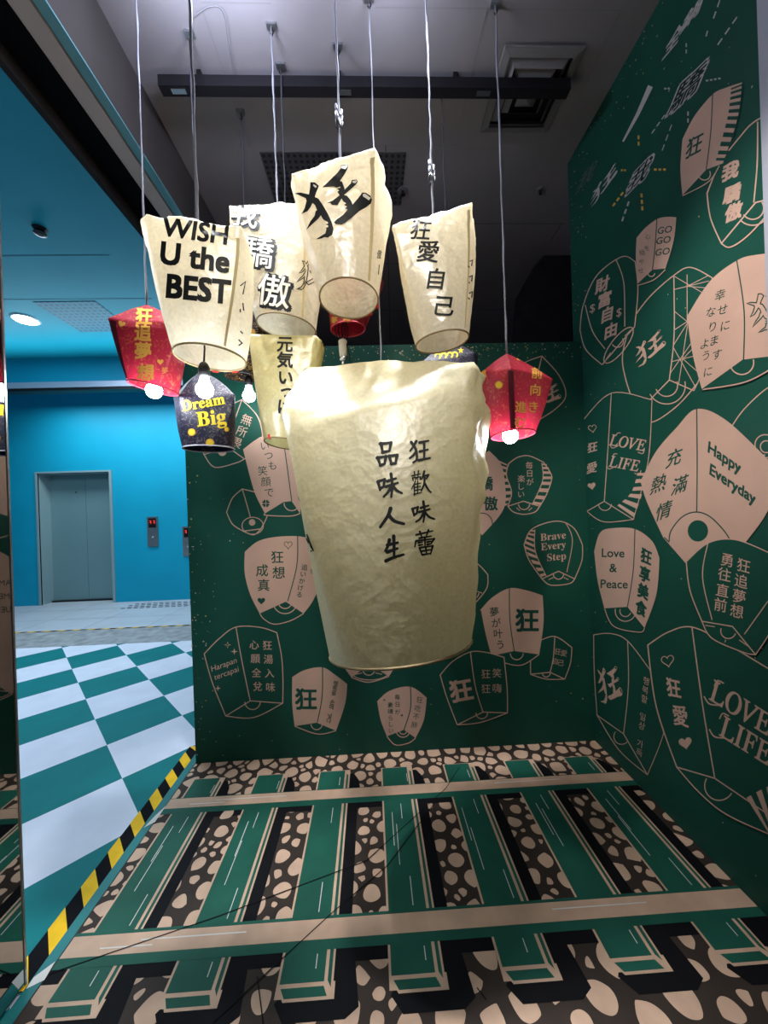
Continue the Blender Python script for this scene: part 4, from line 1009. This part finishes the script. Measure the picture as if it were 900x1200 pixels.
# the large one
big = Lantern('largest cream paper lantern with eight brush-written kanji in two columns', [(330,482,1.33), (556,424,1.30), (577,490,1.52), (358,432,1.60)], (469,757,1.42,82,-20,-20), (425,424,1.52), CREAMB, GP, .014, .02, .35, 1, capcr=1.5, sidecr={1: .042}, body=.05, inset=.11, ins0=.93, w0=.86)
a = big.art(); zK = zoom(430, 500, 6.67); K = 1 / 6.67
def brush(z, strokes, w=15):
    for st in strokes:
        ww = w
        ww = w * 1.4
        pts = z(*st); n = len(pts); pts = spline(pts, 5) if n > 2 else [pts[0], ((pts[0][0] + pts[1][0]) / 2, (pts[0][1] + pts[1][1]) / 2), pts[1]]
        a.disc(pts[0], ww * K * .54, INK, .0006, n=9); a.line(pts, ww * K, INK, .0006, taper=(ww * K * 1.1, ww * K * .72)); a.disc(pts[-1], ww * K * .4, INK, .0006, n=8)
brush(zK, [(110,132, 124,205), (104,136, 190,126), (188,126, 176,192), (122,202, 176,192), (85,242, 106,306), (80,246, 150,233), (149,233, 138,292), (106,304, 140,291), (175,230, 192,295), (172,233, 238,222), (236,224, 223,290), (190,292, 226,287)], 18)
brush(zK, [(88,432, 102,496), (85,432, 140,412), (139,413, 130,470), (103,484, 132,470), (160,428, 226,405), (150,470, 241,440), (188,370, 198,460, 190,550), (190,468, 165,512, 132,548), (195,458, 235,500, 272,520)], 17)
brush(zK, [(185,640, 165,695, 105,785), (172,695, 215,738, 288,760)], 21)
brush(zK, [(176,885, 165,930, 145,970), (160,926, 240,906), (209,855, 212,940, 212,1022), (160,980, 238,952), (148,1050, 210,1022, 285,1000)], 19)
brush(zK, [(385,115, 365,150, 338,190), (345,122, 380,175, 390,225, 386,262, 362,280), (386,195, 362,225, 335,247), (410,126, 480,112), (413,196, 475,181), (403,264, 492,246), (446,122, 447,190, 447,255)], 15)
brush(zK, [(350,386, 416,370), (370,354, 373,396), (402,346, 398,390), (356,402, 361,424), (356,402, 382,398), (382,398, 379,420), (392,398, 396,420), (392,398, 417,393), (417,393, 414,415), (378,430, 348,488), (368,452, 371,540), (396,430, 396,520), (370,452, 420,442), (372,476, 418,467), (372,500, 418,491), (366,530, 424,515)], 8)
brush(zK, [(447,350, 438,385, 424,412), (440,390, 480,376), (480,377, 464,408), (450,402, 445,450, 424,502), (450,442, 475,488, 500,515)], 12)
brush(zK, [(356,642, 368,697), (354,644, 398,629), (397,629, 388,678), (369,687, 390,678), (420,636, 480,617), (406,668, 490,645), (440,586, 450,670, 440,745), (440,678, 415,720, 383,745), (450,668, 485,705, 525,722)], 14)
brush(zK, [(384,846, 512,815), (412,820, 426,860), (480,808, 464,852), (408,872, 500,856), (381,897, 374,938), (384,893, 526,876), (525,876, 504,908), (452,864, 453,932), (400,908, 432,902), (404,928, 434,922), (470,902, 502,896), (470,922, 500,915), (410,948, 430,1002), (410,947, 514,931), (513,931, 496,996), (430,973, 500,962), (459,944, 464,992), (430,1002, 495,991)], 11)
zS = zoom(320, 520, 4.29)
for st in ((97,165, 106,200, 118,240), (112,215, 128,270), (125,262, 136,296), (158,430, 168,470, 182,500), (172,455, 196,525), (188,500, 204,538), (190,540, 206,536)): a.line(zS(*st), 1.7, INK, .0006, smooth=True)
big.lettering(a)
# the six smaller cream ones and the yellow one
wish = Lantern('cream paper lantern lettered WISH U the BEST', [(170,250,1.14), (283,264,1.14), (297,325,1.38), (185,318,1.38)], (247,420,1.26,38,16,2), (232,276,1.26), CREAM, GP, .014, .014, .5, 2)
a = wish.art()
a.text("WISH", (229,271), 31, INK, rot=8, slant=8, bold=.03, ws=1.02); a.text('U the', (229,302), 36, INK, rot=8, slant=5, bold=.04, ws=1.0); a.text('BEST', (233,339), 38, INK, rot=6, slant=4, bold=.045, ws=.94)
for st in ((281,335, 287,330, 284,345), (281,362, 281,366), (284,355, 285,364), (281,388, 284,391), (279,398, 283,402, 279,405)): a.line([(st[i], st[i + 1]) for i in range(0, len(st), 2)], 1.5, INK, .0006)
wish.lettering(a); wish.seam(.98, .02, .9, .02, SEAMTAPE); wish.tab(100); wish.tab(62)
kuang = Lantern('cream paper lantern with one huge slanting black kanji', [(341,203,1.32), (438,174,1.32), (459,250,1.56), (358,270,1.56)], (409,351,1.44,34,24,0), (400,216,1.44), CREAM, GP, .012, .014, .5, 3)
a = kuang.art(); a.kuang((390.7,237.2), 90.2, INK, PWHITE); kuang.lettering(a)
a = kuang.art(); a.text('傲', (444,298), 11, INK, rot=10, ws=.5, bold=.01); a.line([(444,310), (443,322)], 1, INK); kuang.lettering(a)
kuang.seam(.97, .02, .93, .03, SEAMTAPE); kuang.tab(12, .016); kuang.tab(40, .016)
proud = Lantern('cream paper lantern with three white kanji shadowed in black', [(266,240,1.58), (358,236,1.58), (384,300,1.77), (287,303,1.77)], (336,384,1.68,33,16,6), (326,268,1.68), CREAM, GP, .012, .014, .5, 4)
a = proud.art()
for ch, x, y, sz in (('我', 287, 251, 33), ('驕', 303, 296, 37), ('傲', 321, 341, 40)):
    a.text(ch, (x + 1.6, y + 1.4), sz, INK, rot=10, slant=6, bold=.075, lift=.0003); a.text(ch, (x, y), sz, PWHITE, rot=10, slant=6, bold=.008, lift=.0009)
proud.lettering(a)
a = proud.art(); a.kuang_line((365,318), 54, 1.1, INK, rot=25, ws=.55); proud.lettering(a)
proud.seam(.97, .02, .95, .02, SEAMTAPE); proud.tab(18, .012)
love = Lantern('cream paper lantern with four black kanji hanging right of the others', [(459,263,1.36), (552,238,1.36), (557,297,1.6), (476,318,1.6)], (518,401,1.48,31,13.5,-9), (508,266,1.48), CREAM, GP, .014, .012, .5, 5)
a = love.art()
for ch, x, y, sz in (('狂', 493, 270, 25), ('愛', 502, 295, 27), ('自', 511, 327, 26), ('己', 521, 359, 26)): a.text(ch, (x, y), sz, INK, rot=4, slant=9, bold=.018)
for y in (307, 325, 344): a.line([(549,y), (553,y - 2), (552,y + 5)], 1.5, INK, .0006); a.line([(548,y + 5), (550,y + 7)], 1.3, INK, .0006)
love.lettering(a); love.seam(.96, .02, .95, .02, SEAMTAPE)
yel = Lantern('yellow paper lantern with a column of Japanese writing behind the largest', [(290,391,1.66), (370,393,1.66), (381,408,1.84), (308,412,1.84)], (334,520,1.75,23,7,4), (336,408,1.75), YELLOWP, GP, .008, .010, .4, 6)
a = yel.art()
for ch, x, y, sz in (('元', 334, 404, 19.5), ('気', 334, 422, 19.5), ('い', 335, 442.5, 19), ('っ', 336, 459, 19), ('ぱ', 335, 476, 19)): a.text(ch, (x, y), sz, INK, rot=2, bold=.03)
yel.lettering(a)
yel.tab(-125, .014)
# red ones
rl = Lantern('red paper lantern with gold kanji hanging at far left', [(127,373,1.42), (212,378,1.42), (222,392,1.66), (142,390,1.66)], (180,455,1.54,25,8,9), (172,357,1.54), RED, GR, .003, .006, .2, 7, ringcol=mat('red_rim', (.55, .05, .08), .5))
a = rl.art()
for ch, x, y in (('狂', 169, 371), ('追', 168, 390), ('夢', 168, 411), ('想', 171, 436)): a.text(ch, (x, y), 20.5, GOLD, rot=3, bold=.04)
a.heart((188,424), 8, GOLD); a.heart((143,380), 9, GOLD, rot=20); a.text('夢', (193,434), 8, GOLD); rl.lettering(a, 'gold kanji'); rl.seam(.06, .03, .96, .05, DARKSEAM, 'fold')
rr_ = Lantern('red paper lantern with a corner forward and a lit bulb at right', [(563,437,1.60), (598,432,1.44), (648,444,1.60), (612,447,1.78)], (601,510,1.6,25,7,-3), (594,414,1.6), RED, GR, .002, .006, .2, 8, ringcol=mat('red_rim', (.55, .05, .08), .5))
a = rr_.art()
for ch, x, y in (('前', 629, 437), ('向', 627, 457), ('き', 624.5, 477), ('進', 610, 477), ('む', 609, 495)): a.text(ch, (x, y), 14, GOLD, rot=4, bold=.03)
a.text('夢', (567.5,440), 13, GOLD, rot=-5, ws=.5, bold=.03); a.disc((585,451), 4.6, GOLD); a.disc((585,451), 3.4, YELLOW, .0007); a.disc((609,420.5), 4, GOLD, ry=2.4)
rr_.lettering(a, 'gold lettering and coins'); rr_.seam(1.0, .02, .97, .07, DARKSEAM, 'fold')
rb = Lantern('red paper lantern half hidden behind the huge kanji lantern', [(379,322,1.66), (441,318,1.66), (450,334,1.86), (390,338,1.86)], (408,386,1.75,20,9,-3), (404,300,1.75), RED, GR, .002, .006, .2, 9, ringcol=mat('red_rim', (.55, .05, .08), .5))
a = rb.art(); a.text('夢', (392,375), 8, GOLD, bold=.03); a.text('想', (406,375), 9, GOLD, bold=.03); rb.lettering(a, 'gold lettering')
# dark ones
db = Lantern('dark blue patterned lantern lettered Dream Big in yellow', [(211,463,1.60), (276,463,1.62), (268,470,1.82), (203,467,1.80)], (245,526,1.71,27,4,-2), (236,437,1.71), NAVY, GN, .002, .012, .65, 10, ringcol=mat('silver_rim', (.6, .6, .7), .4))
a = db.art(); a.text('𝐃𝐫𝐞𝐚𝐦', (238,472), 17.5, YELLOW, rot=-10, bold=.012); a.text('𝐁𝐢𝐠', (248,492), 24, YELLOW, rot=-7, bold=.015)
for x, y, r_ in ((225,506.5,4.4), (246,519,5), (265.5,503,2.8)): a.disc((x, y), r_, GOLD, .0005); a.disc((x, y), r_ * .72, YELLOW, .0009)
db.lettering(a, 'yellow lettering and coins')
bg = Lantern('black lantern with gold pattern behind the WISH lantern', [(262,385,1.95), (303,383,1.94), (309,390,2.12), (268,392,2.12)], (284,442,2.04,19,6,0), (290,362,2.04), BLACKGOLD, GN, .002, .008, .6, 11, ringcol=blackm)
a = bg.art()
for x, y, r_ in ((296,389,4), (288,415,2.6), (281,430,2.4)): a.star((x, y), r_, GOLD, 8, .7)
bg.lettering(a, 'gold flowers')
st_ = Lantern('dark blue starry lantern peeping out between two cream lanterns', [(494,424,1.80), (557,413,1.80), (560,420,2.0), (505,428,2.0)], (525,505,1.9,25,5,0), (527,402,1.9), NAVY, GN, .002, .008, .5, 12, ringcol=blackm)
a = st_.art(); a.star((540,411), 4, YELLOW, 5, .45)
for x, y in ((513,417.5), (520,417), (527,416.5), (533,416)): a.arc((x, y), 3, -200, 60, 2, YELLOW, ry=3)
st_.lettering(a, 'yellow star and marks')

# bulbs
def bulb(px, py, Y, rpx, label, cordtop, strength, lampcol=(0.86, 0.93, 1.0)):
    c = onY(px, py, Y); r = rpx * Y / FPX
    t = thing('light_bulb', label, 'light bulb', c - Vector((0, 0, r)), 'lit bulbs hanging under the lanterns')
    mb = MB(); prof = []
    for i in range(13):
        q = -PI / 2 + PI * .78 * i / 12; prof.append((max(.0005, r * math.cos(q)), r * math.sin(q)))
    prof += [(r * .62, r * 1.0), (r * .5, r * 1.25)]
    mb.lathe(prof, c, mat('bulb_glow', (1, 1, 1), .4, emit=lampcol, estr=strength), 20); mb.build('globe', t, True)
    mb = MB(); mb.lathe([(r * .5, r * 1.25), (r * .58, r * 1.3), (r * .55, r * 1.9), (r * .4, r * 2.2)], c, mat('bulb_base', (.6, .6, .6), .5), 16); mb.build('base', t, True)
    mb = MB(); mb.lathe([(r * .62, r * 1.75), (r * .68, r * 2.6), (r * .5, r * 3.1), (r * .22, r * 3.4)], c, blackm, 16); mb.build('socket', t, True)
    mb = MB(); mb.tube([c + Vector((0, 0, r * 3.3)), c + Vector((.004, 0, r * 5)), Vector((c.x, c.y, cordtop))], .003, blackm, 6); mb.build('cord', t, True)
    return t
bulb(180.5, 458, 1.52, 8.5, 'lit bulb in the mouth of the far left red lantern', rl.peak.z - .02, 110)
bulb(240, 457, 1.28, 9.5, 'lit bulb hanging under the WISH lantern', wish.peak.z - .02, 110)
bulb(292, 464, 2.02, 7, 'lit bulb under the black and gold lantern', bg.peak.z - .02, 110)
bulb(598, 511, 1.58, 9, 'lit bulb in the mouth of the right red lantern', rr_.peak.z - .02, 240)
# empty socket with its coil of cable under the half hidden red lantern
p = onY(402, 411, 1.74)
t = thing('bulb_socket', 'white empty socket with black cable coil under the half hidden red lantern', 'lamp socket', p)
mb = MB(); mb.lathe([(.014, -.030), (.017, -.026), (.019, .0), (.021, .045), (.012, .055)], p, mat('white_plastic', (.9, .88, .82), .45), 16); mb.build('holder', t, True)
mb = MB()
for k in range(3):
    mb.tube([p + Vector((-.012 + .012 * k + .022 * math.cos(q) * (1 - .15 * k), .01 * k - .02, .095 + .045 * math.sin(q))) for q in [2 * PI * i / 16 for i in range(16)]], .0028, blackm, 5, closed=True)
mb.tube([p + Vector((.012, -.01, -.03)), p + Vector((.035, -.01, -.06)), p + Vector((.03, -.01, -.02)), p + Vector((.01, -.005, .06))], .0028, blackm, 5)
mb.build('cable_coil', t, True)

# suspension wires
WIRE = mat('clear_plastic_wire', (.22, .22, .26), .3, spec=.8); WIRED = mat('dark_wire', (.05, .05, .06), .4)
def wire(bottom, label, m=WIRE, r=.0045, hook=True, knot=None, top=CEIL, twin=False):
    b = P3(bottom) if not isinstance(bottom, Vector) else bottom
    t = thing('hanging_wire', label, 'suspension wire', b, 'wires holding the lanterns')
    rn = random.Random(int(b.x * 1000)); n = 22; P = []
    for i in range(n + 1):
        k = i / n; P.append(Vector((b.x + rn.uniform(-1, 1) * .0022 * (0 < i < n), b.y, b.z + (top - b.z) * k)))
    mb = MB(); mb.tube(P, [r * rn.uniform(.6, 1.15) for _ in P], m, 6); mb.build('strand', t, True)
    if twin:
        mb = MB(); mb.tube([q + Vector((.012 - .008 * i / n, .004, 0)) for i, q in enumerate(P)], .0028, WIRED, 5); mb.build('dark_strand', t, True)
    if hook:
        h = Vector((b.x, b.y, top)); mb = MB(); mb.box(h + Vector((-.022, -.012, -.012)), h + Vector((.022, .012, 0)), steel); mb.tube([h + Vector((0, 0, -.012)), h + Vector((.008, 0, -.035)), h + Vector((0, 0, -.055)), h + Vector((-.006, 0, -.04))], .003, blackm, 6); mb.build('hook', t)
    if knot:
        kz = onY(bottom[0], knot, b.y).z; mb = MB()
        for q in range(3): mb.tube([Vector((b.x + .012 * math.sin(2 * PI * i / 10 + q), b.y + .01 * math.cos(2 * PI * i / 10), kz - .035 + .025 * q + .02 * math.sin(4 * PI * i / 10 + q))) for i in range(10)], .0045, WIRE if q else WIRED, 5, closed=True)
        mb.build('knot', t, True)
def topof(l, dz=-.004): return Vector((l.peak.x, l.peak.y, l.peak.z + dz))
wire(topof(rl), 'thin wire holding the far left red lantern')
wire(topof(wish), 'white wire holding the WISH lantern', r=.0052)
wire(topof(db), 'dark wire behind the WISH lantern holding the Dream Big lantern', WIRED, .0045, twin=True)
wire(topof(bg), 'dark wire holding the black and gold lantern', WIRED, .0038)
wire(topof(proud), 'white wire holding the lantern with three shadowed kanji', r=.005)
wire(topof(yel) + Vector((0, .078, -.014)), 'dark wire holding the yellow lantern', WIRED, .0038)
wire(topof(kuang), 'knotted wire holding the huge kanji lantern', r=.005, knot=133)
wire(topof(rb), 'dark wire holding the half hidden red lantern', WIRED, .0045)
wire(topof(love), 'knotted white wire holding the lantern with four kanji', r=.0047, knot=200)
wire(topof(st_), 'dark wire holding the starry blue lantern', WIRED, .0042)
wire(topof(rr_), 'long white wire holding the right red lantern', r=.0052)
wire(Vector((big.peak.x + .08, big.peak.y + .065, big.peak.z - .05)), 'thin grey wire holding the right side of the largest lantern', mat('grey_wire', (.25, .25, .28), .4), .0035)
pb = onY(403, 417, 1.74); pq = Vector((pb.x + .006, big.peak.y + .02, big.peak.z + .004))
t = thing('hanging_wire', 'short white rod between the empty socket and the largest lantern', 'suspension wire', pq, 'wires holding the lanterns')
mb = MB(); mb.tube([pb, pb.lerp(pq, .5), pq], .004, mat('white_plastic', (.75, .73, .66), .45), 8); mb.build('strand', t, True)
mb = MB(); mb.lathe([(.011, 0), (.013, .006), (.006, .014)], pq + Vector((0, 0, .012)), steel, 12); mb.build('washer', t, True)
# cable drooping along the ceiling
mb = MB(); P = [onZ(x, y, CEIL - .01) for x, y in spline([(224,22), (245,8), (262,14), (270,60), (291,170)])]
mb.tube(P, .0018, mat('grey_wire', (.25, .25, .28), .4), 5)
tag(mb.build('ceiling_cable', smooth=True), 'thin pale cable running loosely across the grey ceiling', 'cable')
